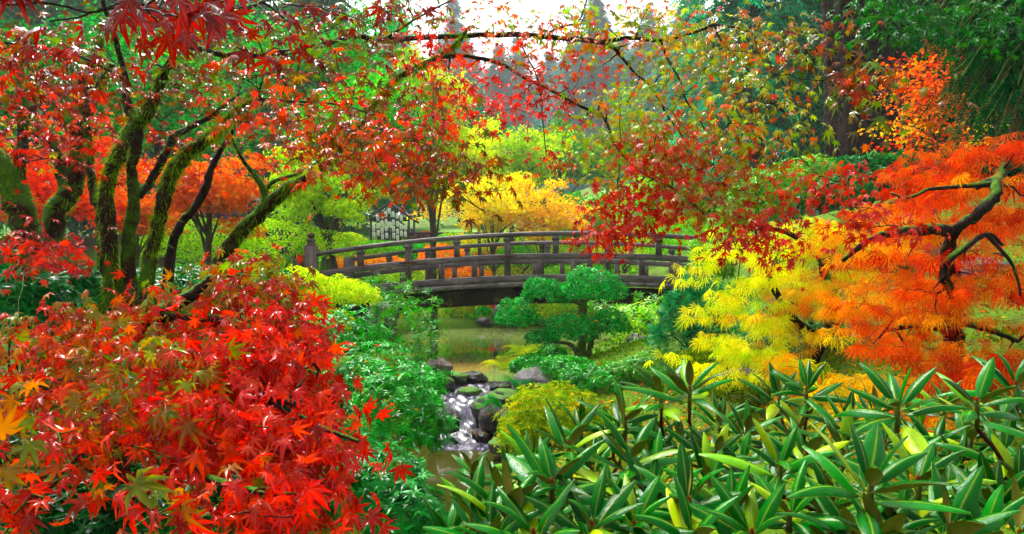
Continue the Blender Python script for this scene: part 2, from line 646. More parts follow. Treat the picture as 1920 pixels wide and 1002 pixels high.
def t_spray(n=6, w=.10, droop=.35, spread=.42):
    """flat conifer spray: side fronds along a drooping axis"""
    V, T = [], []
    for i in range(n):
        t = (i + .3) / n
        p = np.array([0, t, -droop * t * t])
        l = spread * (1 - t * .75)
        for sg in (-1, 1):
            k = len(V)
            tip = p + np.array([sg * l * .8, l * .75, -droop * .35 * l - .05])
            V += [tuple(p + np.array([0, -w * .5, 0])), tuple(p + np.array([0, w * .6, 0])), tuple(tip)]
            T += [(k, k + 1, k + 2) if sg < 0 else (k, k + 2, k + 1)]
    k = len(V)
    V += [(-w * .3, .6, -droop * .36), (w * .3, .6, -droop * .36), (0, 1.05, -droop * 1.1)]
    T += [(k, k + 1, k + 2)]
    return np.array(V, float), np.array(T), np.zeros(len(V))


def t_frond(n=17):
    """fern frond: arching rachis with paired pinnae"""
    V, T = [], []

    def ax(t):
        return np.array([0, .80 * t + .05 * t ** 3, 1.05 * t - 1.05 * t * t])
    for i in range(1, n + 1):
        t = i / (n + .4)
        p, q = ax(t), ax(min(t + .04, 1))
        d = unit(q - p)
        l = .22 * math.sin(math.pi * (t * .86 + .12)) + .015
        for sg in (-1, 1):
            k = len(V)
            s = np.array([sg, 0, 0])
            mid = p + s * l * .5 + d * l * .12
            V += [tuple(p - d * .012), tuple(mid + d * .017), tuple(mid - d * .015), tuple(p + s * l + d * l * .3 + np.array([0, 0, -.05 * l / .2]))]
            T += [(k, k + 1, k + 2), (k + 2, k + 1, k + 3)] if sg < 0 else [(k, k + 2, k + 1), (k + 2, k + 3, k + 1)]
    for i in range(n):
        a, b_ = ax(i / n), ax((i + 1) / n)
        k = len(V)
        s = np.array([.006, 0, 0])
        V += [tuple(a - s), tuple(a + s), tuple(b_ + s), tuple(b_ - s)]
        T += [(k, k + 1, k + 2), (k, k + 2, k + 3)]
    return np.array(V, float), np.array(T), np.zeros(len(V))


MAPLE = t_maple(7, .125)
MAPLE_B = t_maple(7, .13, .42, .05)
MAPLES = [t_maple(7, w_, d_, f_, 1, s_) for w_, d_, f_, s_ in ((.12, .25, .1, 1), (.14, .55, .06, 2), (.11, .4, .14, 3), (.13, .75, .05, 4), (.125, .1, .12, 5), (.115, .6, -.05, 6))]
MAPLE_FAR = t_maple(5, .19, .25, .08)
LACE = t_lace()
OVAL = t_oval()
NARROW = t_oval(.26, .28, .1)
BOX = t_oval(.55, .1, .12, 2)
DIAM = t_diamond()
SPRAY = t_spray()
FROND = t_frond()


def scatter(tm, P, R, S):
    V0, T0, _ = tm
    S = np.broadcast_to(np.asarray(S, float), (len(P),))
    V = np.einsum('nij,kj->nki', R, V0) * S[:, None, None] + P[:, None]
    T = T0[None] + (np.arange(len(P)) * len(V0))[:, None, None]
    return V.reshape(-1, 3), T.reshape(-1, 3)


def leafcols(tm, C):
    k = len(tm[0])
    c = np.ones((len(C), k, 4))
    c[..., :3] = C[:, None]
    c[..., 3] = tm[2][None]
    return c.reshape(-1, 4)


_single = {}


def single_mesh(tm, mat, key):
    if key not in _single:
        c = np.ones((len(tm[0]), 4))
        c[:, 3] = tm[2]
        me = raw_mesh("leaf", tm[0], tm[1], c)
        me.materials.append(mat)
        _single[key] = me
    return _single[key]


def on_screen(P):
    px = CX + F * P[:, 0] / np.maximum(P[:, 1], .01)
    py = HY - F * (P[:, 2] - CZ) / np.maximum(P[:, 1], .01)
    return (P[:, 1] > .2) & (px > -20) & (px < 1940) & (py > -20) & (py < 1022)


def put_leaves(root, sets, nobj=0, name="crown", **mk):
    """sets: (template, P, R, S, C). The nearest nobj leaves in view become single leaves, the rest one crown mesh."""
    if nobj:
        allP = np.concatenate([s[1] for s in sets])
        vis = on_screen(allP)
        d = np.where(vis, np.linalg.norm(allP - [0, 0, CZ], axis=1) / np.concatenate([np.broadcast_to(s[3], (len(s[1]),)) for s in sets]), 1e9)
        order = np.argsort(d)[:nobj]
        pick = np.zeros(len(allP), bool)
        pick[order] = True
    o = 0
    VV, TT, CC, n = [], [], [], 0
    base = np.array(root.location)
    for tm, P, R, S, C in sets:
        S = np.broadcast_to(np.asarray(S, float), (len(P),))
        sel = pick[o:o + len(P)] if nobj else np.zeros(len(P), bool)
        o += len(P)
        if sel.any():
            me = single_mesh(tm, leafmat(single=True, **mk), (id(tm), tuple(sorted((k, str(v)) for k, v in mk.items()))))
            for i in np.nonzero(sel)[0]:
                ob = bpy.data.objects.new("leaf", me)
                M = np.eye(4)
                M[:3, :3] = R[i] * S[i]
                M[:3, 3] = P[i] - base
                ob.parent = root
                ob.matrix_local = Matrix(M.tolist())
                ob.color = (*C[i], 1)
                scene.collection.objects.link(ob)
        q = ~sel
        if q.any():
            V, T = scatter(tm, P[q], R[q], S[q])
            VV.append(V)
            TT.append(T + n)
            CC.append(leafcols(tm, C[q]))
            n += len(V)
    if VV:
        me = raw_mesh(name, np.concatenate(VV) - base, np.concatenate(TT), np.concatenate(CC))
        ob = link(name, me, leafmat(**mk), root, kind="stuff", loc=(0, 0, 0))
        return ob


def pick_cols(palette, n, jit=0.16, idx=None, blend=0.5):
    p = np.asarray(palette)
    i = rng.integers(0, len(p), n) if idx is None else idx
    j = rng.integers(0, len(p), n)
    t = (rng.random(n) * blend)[:, None]
    c = p[i] * (1 - t) + p[j] * t
    return np.clip(c * np.exp(rng.normal(0, jit, (n, 1))) * np.exp(rng.normal(0, jit * .35, (n, 3))), 0.0005, 0.9)


def reg(px, py, rx, ry, d0, d1, n, slope=0.0):
    """n points in a region of the picture, each at its own depth; slope: how far lower parts come forward"""
    a = rng.uniform(0, 2 * math.pi, n)
    r = np.sqrt(rng.random(n))
    x, y = px + rx * r * np.cos(a), py + ry * r * np.sin(a)
    d = rng.uniform(d0, d1, n) - slope * (y - py) / max(ry, 1)
    return np.stack([(x - CX) / F * d, d, CZ + (HY - y) / F * d], -1)


def sprays(C, per, spread, size, droop=.4, tilt=.35, face=(0, -.2, 1.0), palette=None, outward=None, tm=MAPLE, jit=.16, coher=.65, flat=.4, szj=.2):
    """leaf clusters round the centres C; a cluster keeps mostly to one colour"""
    n = len(C) * per
    c = np.repeat(C, per, 0)
    off = rng.normal(size=(n, 3)) * spread * np.array([1, 1, flat])
    P = c + off
    out = np.zeros(3) if outward is None else np.asarray(outward)
    ax = unit(off * np.array([1, 1, .3])) * .8 + out + np.array([0, 0, -droop]) + rng.normal(size=(n, 3)) * .25
    nm = np.array(face) + rng.normal(size=(n, 3)) * tilt
    k = rng.integers(0, len(palette), len(C)).repeat(per)
    k = np.where(rng.random(n) < coher, k, rng.integers(0, len(palette), n))
    S = size * np.exp(rng.normal(0, szj, n))
    return tm, P, frames(ax, nm), S, pick_cols(palette, n, jit, k, .35)


def sprays_v(C, per, *a, **k):
    """sprays() with the clusters shared out among the maple leaf shapes"""
    k.pop('tm', None)
    w = rng.integers(0, len(MAPLES), len(C))
    return [sprays(C[w == i], per, *a, tm=t, **k) for i, t in enumerate(MAPLES) if (w == i).any()]


def limb(root, name, pts, mat, seg=9, m=None, wob=.085, mosshair=0):
    """pts: (px, py, depth, radius in pixels)"""
    q = np.array([np.append(W(p[0], p[1], p[2]), p[3] / F * p[2]) for p in pts])
    s = spline(q, m or len(pts) * 5)
    s[:, :3] += rng.normal(size=(len(s), 3)) * s[:, 3:4] * .08
    a = Acc()
    a.tube(s[:, :3], np.maximum(s[:, 3], .002), seg, wob=wob)
    a.obj(name, mat, root, sm=True)
    return s


def grow(skel, targets, r_tip=.002, r_max=.02, sag=.06, steps=5, pull=0.0):
    """twigs from the nearest wood to each target; returns the twigs' tube mesh and each target's direction"""
    pts = list(np.asarray(skel)[:, :3])
    rad = list(np.asarray(skel)[:, 3])
    A = np.zeros((len(pts) + len(targets) * steps, 3))
    Rr = np.zeros(len(A))
    A[:len(pts)] = pts
    Rr[:len(pts)] = rad
    n = len(pts)
    d0 = np.min(np.linalg.norm(targets[:, None] - A[None, :n], axis=2), 1)
    acc = Acc()
    dirs = np.zeros_like(targets)
    for i in np.argsort(d0):
        t = targets[i]
        dd = np.linalg.norm(A[:n] - t, axis=1)
        j = int(np.argmin(dd))
        s0, r0 = A[j], min(Rr[j] * .75, r_max)
        mid = (s0 + t) / 2 + rng.normal(size=3) * dd[j] * .10 + np.array([0, 0, sag * dd[j]])
        u = np.linspace(0, 1, steps + 1)[:, None]
        path = (1 - u) ** 2 * s0 + 2 * u * (1 - u) * mid + u ** 2 * t
        path[1:-1] += rng.normal(size=(steps - 1, 3)) * dd[j] * .02
        r = np.linspace(max(r0, r_tip), r_tip, steps + 1)
        acc.tube(path, r, 5, caps=False)
        A[n:n + steps] = path[1:]
        Rr[n:n + steps] = r[1:] + .0008
        n += steps
        dirs[i] = unit(path[-1] - path[-2])
    return acc, dirs, A[:n]


def moss_on(root, s, per_m=900, length=.035, hang=.6, palette=None, top=.5):
    """shaggy moss strands along a limb s (x, y, z, r)"""
    palette = pal('8cbc0c a4cc14 6c9c08 4c7806', .68) if palette is None else palette
    seglen = np.linalg.norm(np.diff(s[:, :3], axis=0), axis=1)
    n = int(seglen.sum() * per_m)
    u = rng.random(n) * (len(s) - 1.001)
    i = u.astype(int)
    f = (u - i)[:, None]
    c = s[i] * (1 - f) + s[i + 1] * f
    t = unit(s[i + 1, :3] - s[i, :3])
    a = rng.uniform(0, 2 * math.pi, n)
    x = unit(np.cross(t, np.array([.11, .2, .97])))
    y = np.cross(t, x)
    o = np.cos(a)[:, None] * x + np.sin(a)[:, None] * y
    keep = rng.random(n) < (.35 + top * np.abs(o[:, 2]))
    keep &= (np.sin(c[:, 2] * 9 + c[:, 0] * 13) + rng.normal(size=n) * .6 > -.55)
    c, o, t = c[keep], o[keep], t[keep]
    n = len(c)
    P = c[:, :3] + o * c[:, 3:4] * .9
    ax = o * .7 + np.array([0, 0, -hang]) + rng.normal(size=(n, 3)) * .35
    nm = rng.normal(size=(n, 3))
    tm = (np.array([(-.035, 0, 0), (.035, 0, 0), (0, 1, -.15)]), np.array([(0, 1, 2)]), np.zeros(3))
    S = length * np.exp(rng.normal(0, .4, n))
    return tm, P, frames(ax, nm), S, pick_cols(palette, n, .25)


def put_moss(root, sets):
    VV, TT, CC, n = [], [], [], 0
    base = np.array(root.location)
    for tm, P, R, S, C in sets:
        V, T = scatter(tm, P, R, S)
        VV.append(V)
        TT.append(T + n)
        CC.append(leafcols(tm, C))
        n += len(V)
    me = raw_mesh("moss", np.concatenate(VV) - base, np.concatenate(TT), np.concatenate(CC))
    link("moss", me, M_MOSS, root, kind="stuff", loc=(0, 0, 0))
# ------------------------------------------------------------------ the bridge
def build_bridge():
    YF, YB, X0, X1, XP = 12.0, 14.8, -3.53, 4.35, 1.125
    root = thing("arched_bridge", "dark weathered wooden arched footbridge with double railings over the pond", "bridge", (0.4, 13.4, 0.9))

    def zh(x): return 2.462 - .0175 * (x - XP) ** 2
    def zm(x): return 2.069 - .0157 * (x - XP) ** 2
    def zk(x): return 1.684 - .0147 * (x - XP) ** 2

    def beam(name, y, w, zf, h, x0, x1, mat, rnd=False):
        xs = np.linspace(x0, x1, 40)
        a = Acc()
        if rnd:
            prof = [(math.cos(t) * w / 2, math.sin(t) * h / 2) for t in np.linspace(0, 2 * math.pi, 13)[:-1]]
        else:
            b = .012
            prof = [(-w / 2 + b, -h / 2), (w / 2 - b, -h / 2), (w / 2, -h / 2 + b), (w / 2, h / 2 - b), (w / 2 - b, h / 2), (-w / 2 + b, h / 2), (-w / 2, h / 2 - b), (-w / 2, -h / 2 + b)]
        k = len(prof)
        V = np.array([[(x, y + p[0], zf(x) + p[1]) for p in prof] for x in xs]).reshape(-1, 3)
        T = []
        for i in range(len(xs) - 1):
            for j in range(k):
                q = (j + 1) % k
                A, B, C, D = i * k + j, i * k + q, (i + 1) * k + q, (i + 1) * k + j
                T += [(A, C, B), (A, D, C)]
        for e in (0, (len(xs) - 1) * k):
            T += [(e, e + j, e + j + 1) if e == 0 else (e, e + j + 1, e + j) for j in range(1, k - 1)]
        a.add(V, T)
        return a.obj(name, mat, root, sm=rnd)
    fulls = [-1.82, -.08, 1.68, 3.46]
    half = [-2.66, -.97, .77, 2.58]
    thirds = [-2.96, -2.38, -1.24, -.66, .49, 1.09, 2.28, 2.9]
    for y, s in ((YF, 1), (YB, -1)):
        beam("handrail", y, .10, zh, .085, X0 + .08, X1 - .08, M_WOOD, True)
        mid = beam("middle_rail", y, .085, zm, .105, X0 + .08, X1 - .08, M_WOOD)
        beam("kerb_beam", y, .14, zk, .125, X0 + .1, X1 - .1, M_WOOD)
        for x in fulls:
            a = Acc()
            t, b = zh(x) - .10, zk(x) + .06
            a.box((x, y, (t + b) / 2), (.105, .098, t - b))
            p = a.obj("post", M_WOOD_POST, root)
            c = Acc()
            c.box((x, y, zh(x) - .085), (.135, .13, .05))
            c.box((x, y, zh(x) - .05), (.115, .115, .03))
            c.obj("post_cap", M_WOOD_POST, p)
            q = Acc()
            q.box((x, y - s * .0465, zm(x) + .012), (.31, .012, .022))
            q.obj("iron_strap", M_IRON, mid)
        for x in half:
            a = Acc()
            t, b = zh(x) - .10, zm(x) + .05
            a.box((x, y, (t + b) / 2), (.10, .092, t - b))
            p = a.obj("post", M_WOOD_POST, root)
            c = Acc()
            c.box((x, y, zh(x) - .085), (.13, .125, .05))
            c.box((x, y, zh(x) - .05), (.11, .11, .03))
            c.obj("post_cap", M_WOOD_POST, p)
        for x in thirds:
            a = Acc()
            t, b = zm(x) - .05, zk(x) + .06
            a.box((x, y, (t + b) / 2), (.098, .088, t - b))
            a.obj("post", M_WOOD_POST, root)
        for x in (X0, X1):
            a = Acc()
            top = zh(x) + .16
            a.box((x, y, (top + .8) / 2), (.20, .20, top - .8))
            p = a.obj("end_post", M_WOOD_POST, root)
            a = Acc()
            a.lathe((x, y, top), [(.0, 0), (.085, .002), (.085, .02), (.072, .03), (.072, .085), (.082, .09), (.082, .105), (.074, .11), (.066, .125)])
            a.obj("neck", M_WOOD_POST, p, sm=False)
            f = Acc()
            f.lathe((x, y, top + .12), [(.03, 0), (.035, .012), (.062, .035), (.068, .062), (.058, .09), (.03, .11), (.008, .128), (.0, .135)])
            f.obj("finial", M_BRONZE, p, sm=True)
    xs = np.arange(X0 + .12, X1 - .1, .287)
    for x in xs:
        sl = math.atan(-2 * .0147 * (x + .14 - XP))
        R = np.array([[math.cos(sl), 0, -math.sin(sl)], [0, 1, 0], [math.sin(sl), 0, math.cos(sl)]])
        a = Acc()
        a.box((x + .14, (YF + YB) / 2 + rng.normal() * .008, zk(x + .14) - .107), (.279, YB - YF + .30, .075), R)
        a.obj("deck_plank", M_WOOD_PLANK, root)
    for y in (YF + .42, (YF + YB) / 2, YB - .42):
        beam("girder", y, .22, lambda x: zk(x) - .31, .30, X0 + .3, X1 - .3, M_GIRDER)
    for x in (-2.55, 3.4):
        a = Acc()
        a.box((x, (YF + YB) / 2, zk(x) - .56), (.24, YB - YF - .1, .19))
        a.obj("cross_beam", M_WOOD, root)
        for y in (YF + .42, YB - .42):
            a = Acc()
            a.tube([(x, y, -.3), (x, y, zk(x) - .65)], .12, 12)
            a.obj("pile", M_WOOD_POST, root, sm=True)
    for x in (-1.2, 0, 1.1, 2.2):
        for y in (YF + 1.0, YB - 1.0):
            a = Acc()
            a.box((x, y - .09 * (1 if y < 13 else -1), zk(x) - .26), (.09, .70, .12))
            a.obj("bridging", M_GIRDER, root)


build_bridge()

# ------------------------------------------------------------------ rocks
def _ico(n):
    import bmesh
    bm = bmesh.new()
    bmesh.ops.create_icosphere(bm, subdivisions=n, radius=1)
    V = np.array([v.co for v in bm.verts])
    T = np.array([[v.index for v in f.verts] for f in bm.faces])
    bm.free()
    return V, T


ICO = _ico(4)


def rock(label, c, s, mat, seed, flat=.75, group="stones along the stream", rz=0.0):
    r = np.random.default_rng(seed)
    V, T = ICO
    d = np.ones(len(V))
    for k in range(7):                         # facets: planes that cut the ball
        nrm = unit(r.normal(size=3))
        h = r.uniform(.62, .9)
        dot = V @ nrm
        d = np.minimum(d, np.where(dot > 1e-3, h / np.maximum(dot, 1e-3), 9))
    for f, a in ((2.5, .05), (6, .035), (13, .02), (27, .008)):
        ph = r.uniform(0, 6, 3)
        d = d + a * np.sin(V[:, 0] * f + ph[0]) * np.sin(V[:, 1] * f + ph[1]) + a * np.sin(V[:, 2] * f * 1.2 + ph[2])
    Q = V * d[:, None] * np.array(s)
    ca, sa = math.cos(rz), math.sin(rz)
    Q = Q @ np.array([[ca, -sa, 0], [sa, ca, 0], [0, 0, 1]]).T
    me = raw_mesh("rock", Q, T, shade_smooth=True)
    return link("rock", me, mat, loc=[float(v) for v in c], label=label, cat="rock", group=group)


def rockpx(label, px, py, d, rx, ry, mat, seed, dep=1.0, **kw):
    k = d / F
    return rock(label, W(px, py, d), (rx * k, rx * k * dep, ry * k), mat, seed, **kw)


rockpx("tall brown boulder left of the pond outlet", 824, 697, 9.0, 26, 34, M_ROCK_BROWN, 3)
rockpx("mossy green stone between the brown boulder and the square stone", 858, 714, 9.2, 24, 16, M_ROCK_MOSS, 5)
rockpx("small mossy stone tucked behind the brown boulder's foot", 838, 722, 8.8, 14, 17, M_ROCK_MOSS, 55)
rockpx("squarish dark stone standing in the water at the pond's lip", 888, 710, 9.35, 26, 14, M_ROCK_WET, 8)
rockpx("stone with a bright moss cap in the middle of the rapids", 880, 737, 8.75, 24, 13, M_ROCK_MOSS, 9)
rockpx("wet dark flat stone in the riffle right of the mossy one", 938, 727, 8.9, 20, 8, M_ROCK_WET, 10)
rockpx("large grey flat-topped boulder beside the round clipped bush", 1012, 722, 8.2, 56, 30, M_ROCK, 12, .8)
rockpx("moss-draped boulder at the head of the little waterfall", 912, 766, 8.05, 30, 22, M_ROCK_MOSS, 13)
rockpx("big dark boulder right of the little waterfall", 935, 790, 7.85, 38, 34, M_ROCK_WET, 14)
rockpx("flat mossy stone above the waterfall under the small fern", 952, 742, 8.3, 40, 14, M_ROCK_MOSS, 15)
rockpx("wet reddish stone at the foot of the waterfall", 903, 818, 7.75, 24, 17, M_ROCK_WET, 16)
rockpx("rounded mossy stone in the pool below the waterfall", 944, 838, 7.0, 30, 19, M_ROCK_MOSS, 17)
rockpx("dark stone hidden under the glossy shrub by the fall", 842, 790, 7.7, 24, 30, M_ROCK_WET, 18)
rockpx("grey stone at the left abutment below the bridge", 715, 600, 11.2, 26, 40, M_ROCK, 19)
rockpx("grey stone on the bank under the topiary's right side", 1190, 655, 10.2, 26, 32, M_ROCK, 20)
rockpx("reddish brown stone among the lime shrubs by the bridge", 1236, 650, 10.2, 26, 24, M_ROCK_BROWN, 21)
for i, (px, py, rx, ry, lb) in enumerate([(876, 601, 9, 6, "pale pointed stone at the far shore's left end"), (906, 604, 17, 9, "brownish wedge stone on the far shore"), (918, 606, 8, 7, "small grey stone beside the brownish wedge on the far shore"),
                                          (934, 592, 12, 20, "tall pale standing stone on the far shore"), (850, 608, 12, 6, "low grey stone at the waterline of the far shore"), (958, 607, 12, 7, "low dark stone right of the tall pale standing stone")]):
    rockpx(lb, px, py, 20.4, rx, ry, M_ROCK, 40 + i, group="stones on the far shore")
rockpx("mossy stone under the yellow laceleaf maple", 1400, 705, 5.6, 50, 14, M_ROCK_BROWN, 61)
rockpx("grey stone on the moss slope behind the red stems", 1650, 585, 7.0, 34, 16, M_ROCK, 62)
rockpx("broad flat grey stone on the moss slope under the orange maple", 1840, 512, 6.4, 60, 30, M_ROCK, 63)


# ------------------------------------------------------------------ plant builders
def shell(c, radii, n, lump=.12, thick=.22, low=-.3):
    d = unit(rng.normal(size=(int(n * 1.7) + 8, 3)))
    d = d[d[:, 2] > low][:n]
    n = len(d)
    ph = rng.uniform(0, 6, 6)
    l = lump * (np.sin(d[:, 0] * 5 + ph[0]) * np.sin(d[:, 1] * 5 + ph[1]) + np.sin(d[:, 2] * 7 + ph[2]) * .5 + np.sin(d[:, 0] * 11 + ph[3]) * np.sin(d[:, 2] * 10 + ph[4]) * .6)
    r = 1 + l - thick * rng.random(n) ** 2
    return np.asarray(c) + d * r[:, None] * np.asarray(radii), unit(d / np.asarray(radii))


def shell_leaves(c, radii, n, tm, size, palette, tilt=.45, up=.4, out=.45, lump=.12, thick=.22, low=-.3, jit=.18, coher=None):
    P, nd = shell(c, radii, n, lump, thick, low)
    n = len(P)
    tang = unit(np.cross(nd, rng.normal(size=(n, 3))))
    ax = tang + nd * out + np.array([0, 0, up * .4])
    nm = nd + np.array([0, 0, up]) + rng.normal(size=(n, 3)) * tilt
    S = size * np.exp(rng.normal(0, .22, n))
    idx = None
    if coher:
        g = np.sin(P @ np.array([2.1, 1.7, 2.6]) * coher) + np.sin(P @ np.array([-1.9, 2.3, 1.2]) * coher * 1.7)
        g = (g + 2) / 4 + rng.normal(0, .12, n)
        idx = np.clip((g * len(palette)).astype(int), 0, len(palette) - 1)
    return tm, P, frames(ax, nm), S, pick_cols(palette, n, jit, idx)


def whorl_leaves(P, nd, per, tm, size, palette, open_=.55, jit=.15, szj=.18):
    n = len(P)
    a0 = rng.uniform(0, 6.28, n)
    ref = unit(np.cross(nd, rng.normal(size=(n, 3))))
    bi = np.cross(nd, ref)
    PP, AX, NM = [], [], []
    for k in range(per):
        a = a0 + k * 2 * math.pi / per + rng.normal(0, .15, n)
        t = np.cos(a)[:, None] * ref + np.sin(a)[:, None] * bi
        AX.append(t + nd * (open_ + rng.normal(0, .2, (n, 1))))
        NM.append(nd + rng.normal(size=(n, 3)) * .15 - t * .1)
        PP.append(P)
    P, AX, NM = np.concatenate(PP), np.concatenate(AX), np.concatenate(NM)
    cl = np.tile(rng.integers(0, len(palette), n), per)
    return tm, P, frames(AX, NM), size * np.exp(rng.normal(0, szj, len(P))), pick_cols(palette, len(P), jit, cl, .4)


def blob(px, py, d, rx, ry, dep=None):
    k = d / F
    return W(px, py, d), np.array([rx * k, (dep if dep else rx * k), ry * k])


def bush(name, label, cat, blobs, n, tm, size, palette, stem=M_BARK_TWIG, nobj=0, whorl=0, group=None, mk=None, **kw):
    """a shrub: leaf shells over blobs (px, py, d, rx, ry) and stems from the ground to each"""
    mk = mk or {}
    B = [blob(*b) for b in blobs]
    c0 = np.mean([b[0] for b in B], 0)
    zb = min(gz(c0[0], c0[1]), min(b[0][2] - b[1][2] for b in B) + .05)
    root = thing(name, label, cat, (c0[0], c0[1], zb), group)
    area = np.array([b[1][0] * (b[1][2] + b[1][1]) for b in B])
    sets = []
    acc = Acc()
    for (c, r), w in zip(B, area / area.sum()):
        m = max(int(n * w), 6)
        if whorl:
            P, nd = shell(c, r, m, thick=.3)
            sets.append(whorl_leaves(P, unit(nd + np.array([0, 0, .5]) + rng.normal(size=(len(P), 3)) * .25), whorl, tm, size, palette))
        else:
            sets.append(shell_leaves(c, r, m, tm, size, palette, **kw))
        for q in range(3):
            e = c + rng.normal(size=3) * r * .35
            b0 = np.array([c0[0] + rng.normal() * .05, c0[1] + rng.normal() * .05, zb])
            mid = (b0 + e) / 2 + rng.normal(size=3) * r * .2
            acc.tube(spline([b0, mid, e], 7), np.linspace(max(r) * .035 + .006, .004, 7), 5, caps=False)
    acc.obj("stems", stem, root, sm=True, kind="stuff")
    put_leaves(root, sets, nobj, "foliage", **mk)
    return root


def bg_tree(name, label, px, d, crown, n, tm, size, palette, bark=M_BARK_GREY, trunk_r=.10, nblob=14, group=None, mk=None, fill=.42, coher=.5, lean=0.0):
    """crown: (px, py, rx, ry). A trunk, limbs to leaf clusters spread through the crown"""
    mk = mk or dict(rough=.45, spec=.4, trans=.4, rib=0)
    cpx, cpy, rx, ry = crown
    c, r = blob(cpx, cpy, d, rx, ry)
    bx = (px - CX) / F * d
    zb = gz(bx, d)
    root = thing(name, label, "tree", (bx, d, zb), group)
    b0 = np.array([bx, d, zb - .1])
    top = c + np.array([lean, 0, r[2] * .6])
    s = spline([b0, (b0 * .55 + c * .45) + np.array([rng.normal() * .1, 0, 0]), c, top], 22)
    tr = Acc()
    tr.tube(s, np.linspace(trunk_r, trunk_r * .15, 22), 9, wob=.04)
    tr.obj("trunk", bark, root, sm=True)
    dirs = unit(rng.normal(size=(nblob, 3)))
    ph_ = rng.uniform(0, 6, 3)
    irr = .72 + .34 * np.sin(dirs[:, :1] * 4 + ph_[0]) * np.sin(dirs[:, 2:] * 5 + ph_[1]) + rng.normal(0, .10, (nblob, 1))
    cc = c + dirs * r * (rng.random((nblob, 1)) ** .45) * (.15 + irr)
    acc = Acc()
    sets = []
    for q in cc:
        j = rng.integers(6, 20)
        mid = (s[j] + q) / 2 + np.array([0, 0, .08 * r[2]])
        acc.tube(spline([s[j], mid, q], 6), np.linspace(trunk_r * .35, trunk_r * .06, 6), 5, caps=False)
        rr = r * fill * rng.uniform(.7, 1.25, 3) * np.array([1, 1, .7])
        sets.append(shell_leaves(q, rr, n // nblob, tm, size, palette, tilt=.5, up=.5, lump=.28, thick=.75, low=-.75, coher=coher))
    acc.obj("limbs", bark, root, sm=True, kind="stuff")
    put_leaves(root, sets, 0, "crown", **mk)
    return root


def conifer(label, px, d, height, radius, palette, nb=130, per=13, size=1.0, bark=M_BARK_FIR, trunk_r=.3, z0=None, crown_from=.12, droop=.25, name="conifer_tree", group="conifers on the hillside", top_pow=.9, seg=10):
    bx = (px - CX) / F * d
    zb = gz(bx, d) if z0 is None else z0
    root = thing(name, label, "tree", (bx, d, zb), group)
    h = np.linspace(0, 1, 14)
    a = Acc()
    a.tube(np.stack([bx + 0 * h, d + 0 * h, zb - .2 + h * height], -1), trunk_r * (1 - h * .95), seg, wob=.03)
    a.obj("trunk", bark, root, sm=True)
    t = crown_from + (1 - crown_from) * rng.random(nb) ** 1.1
    az = rng.uniform(0, 6.28, nb)
    L = radius * np.clip(1 - t, .03, 1) ** top_pow * rng.uniform(.7, 1.15, nb) + .12
    P, AX, NM = [], [], []
    bo = Acc()
    for ti, ai, li in zip(t, az, L):
        o = np.array([math.cos(ai), math.sin(ai), 0])
        b0 = np.array([bx, d, zb + ti * height])
        u = (np.arange(per) + .6) / per
        p = b0 + o * li * u[:, None] + np.array([0, 0, 1]) * (li * (.12 * u - droop * 1.9 * u ** 2))[:, None]
        bo.tube(np.concatenate([[b0], p[[per // 2, -1]]]), [.03 * li / 2 + .01, .02, .006], 4, caps=False)
        s = np.array([-o[1], o[0], 0])
        for sg in (-1, 1):
            P.append(p + rng.normal(size=p.shape) * .05 * size)
            AX.append(o * .7 + s * sg * .75 * (1.1 - u[:, None] * .7) + np.array([0, 0, -droop * 1.2]) + rng.normal(size=p.shape) * .2)
            NM.append(np.array([0, 0, 1]) + o * .4 + rng.normal(size=p.shape) * .3)
    bo.obj("boughs", bark, root, kind="stuff")
    P, AX, NM = np.concatenate(P), np.concatenate(AX), np.concatenate(NM)
    S = size * np.exp(rng.normal(0, .25, len(P))) * np.concatenate([np.repeat(.22 + .78 * np.clip(1 - ti, 0, .45) / .45, per * 2) for ti in t])
    put_leaves(root, [(SPRAY, P, frames(AX, NM), S, pick_cols(palette, len(P), .2))], 0, "crown", rough=.55, spec=.3, trans=.2, rib=0)
    return root
# ------------------------------------------------------------------ far hillside and trees behind the pond
FIRG = pal('4c8078 5a9084 3c7068 6ca494', .8)  # blue-grey of the distant mist put into the needle colour as well
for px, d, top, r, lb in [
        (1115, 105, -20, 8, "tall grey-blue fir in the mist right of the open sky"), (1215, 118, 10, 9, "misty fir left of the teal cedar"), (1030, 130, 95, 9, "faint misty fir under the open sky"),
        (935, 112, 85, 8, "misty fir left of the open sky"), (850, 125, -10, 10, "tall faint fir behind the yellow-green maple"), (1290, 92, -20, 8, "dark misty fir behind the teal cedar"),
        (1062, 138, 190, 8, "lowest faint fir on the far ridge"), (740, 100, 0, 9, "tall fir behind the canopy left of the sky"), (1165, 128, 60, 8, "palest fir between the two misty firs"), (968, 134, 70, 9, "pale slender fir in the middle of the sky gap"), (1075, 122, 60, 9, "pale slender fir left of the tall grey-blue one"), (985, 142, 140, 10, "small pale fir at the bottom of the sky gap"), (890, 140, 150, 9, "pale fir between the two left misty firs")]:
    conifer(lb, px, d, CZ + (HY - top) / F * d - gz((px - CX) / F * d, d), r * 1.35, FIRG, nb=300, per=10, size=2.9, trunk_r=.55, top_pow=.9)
for i, (px, d, h, r, lb) in enumerate([(600, 40, 19, 6.5, "dark green fir high behind the left canopy"), (430, 36, 19, 6.5, "dark fir behind the maple's upper branches"), (250, 34, 18, 6.5, "dark fir behind the forked mossy trunk"),
                                       (60, 30, 17, 6.5, "dark fir in the upper left corner")]):
    conifer(lb, px, d, h, r, pal('148034 1d9440 0f6428 2fa848', .6), nb=220, per=10, size=1.6, trunk_r=.35)
TEAL = pal('0ca868 12c078 0a8058 20d090 0b6c4c', .8)
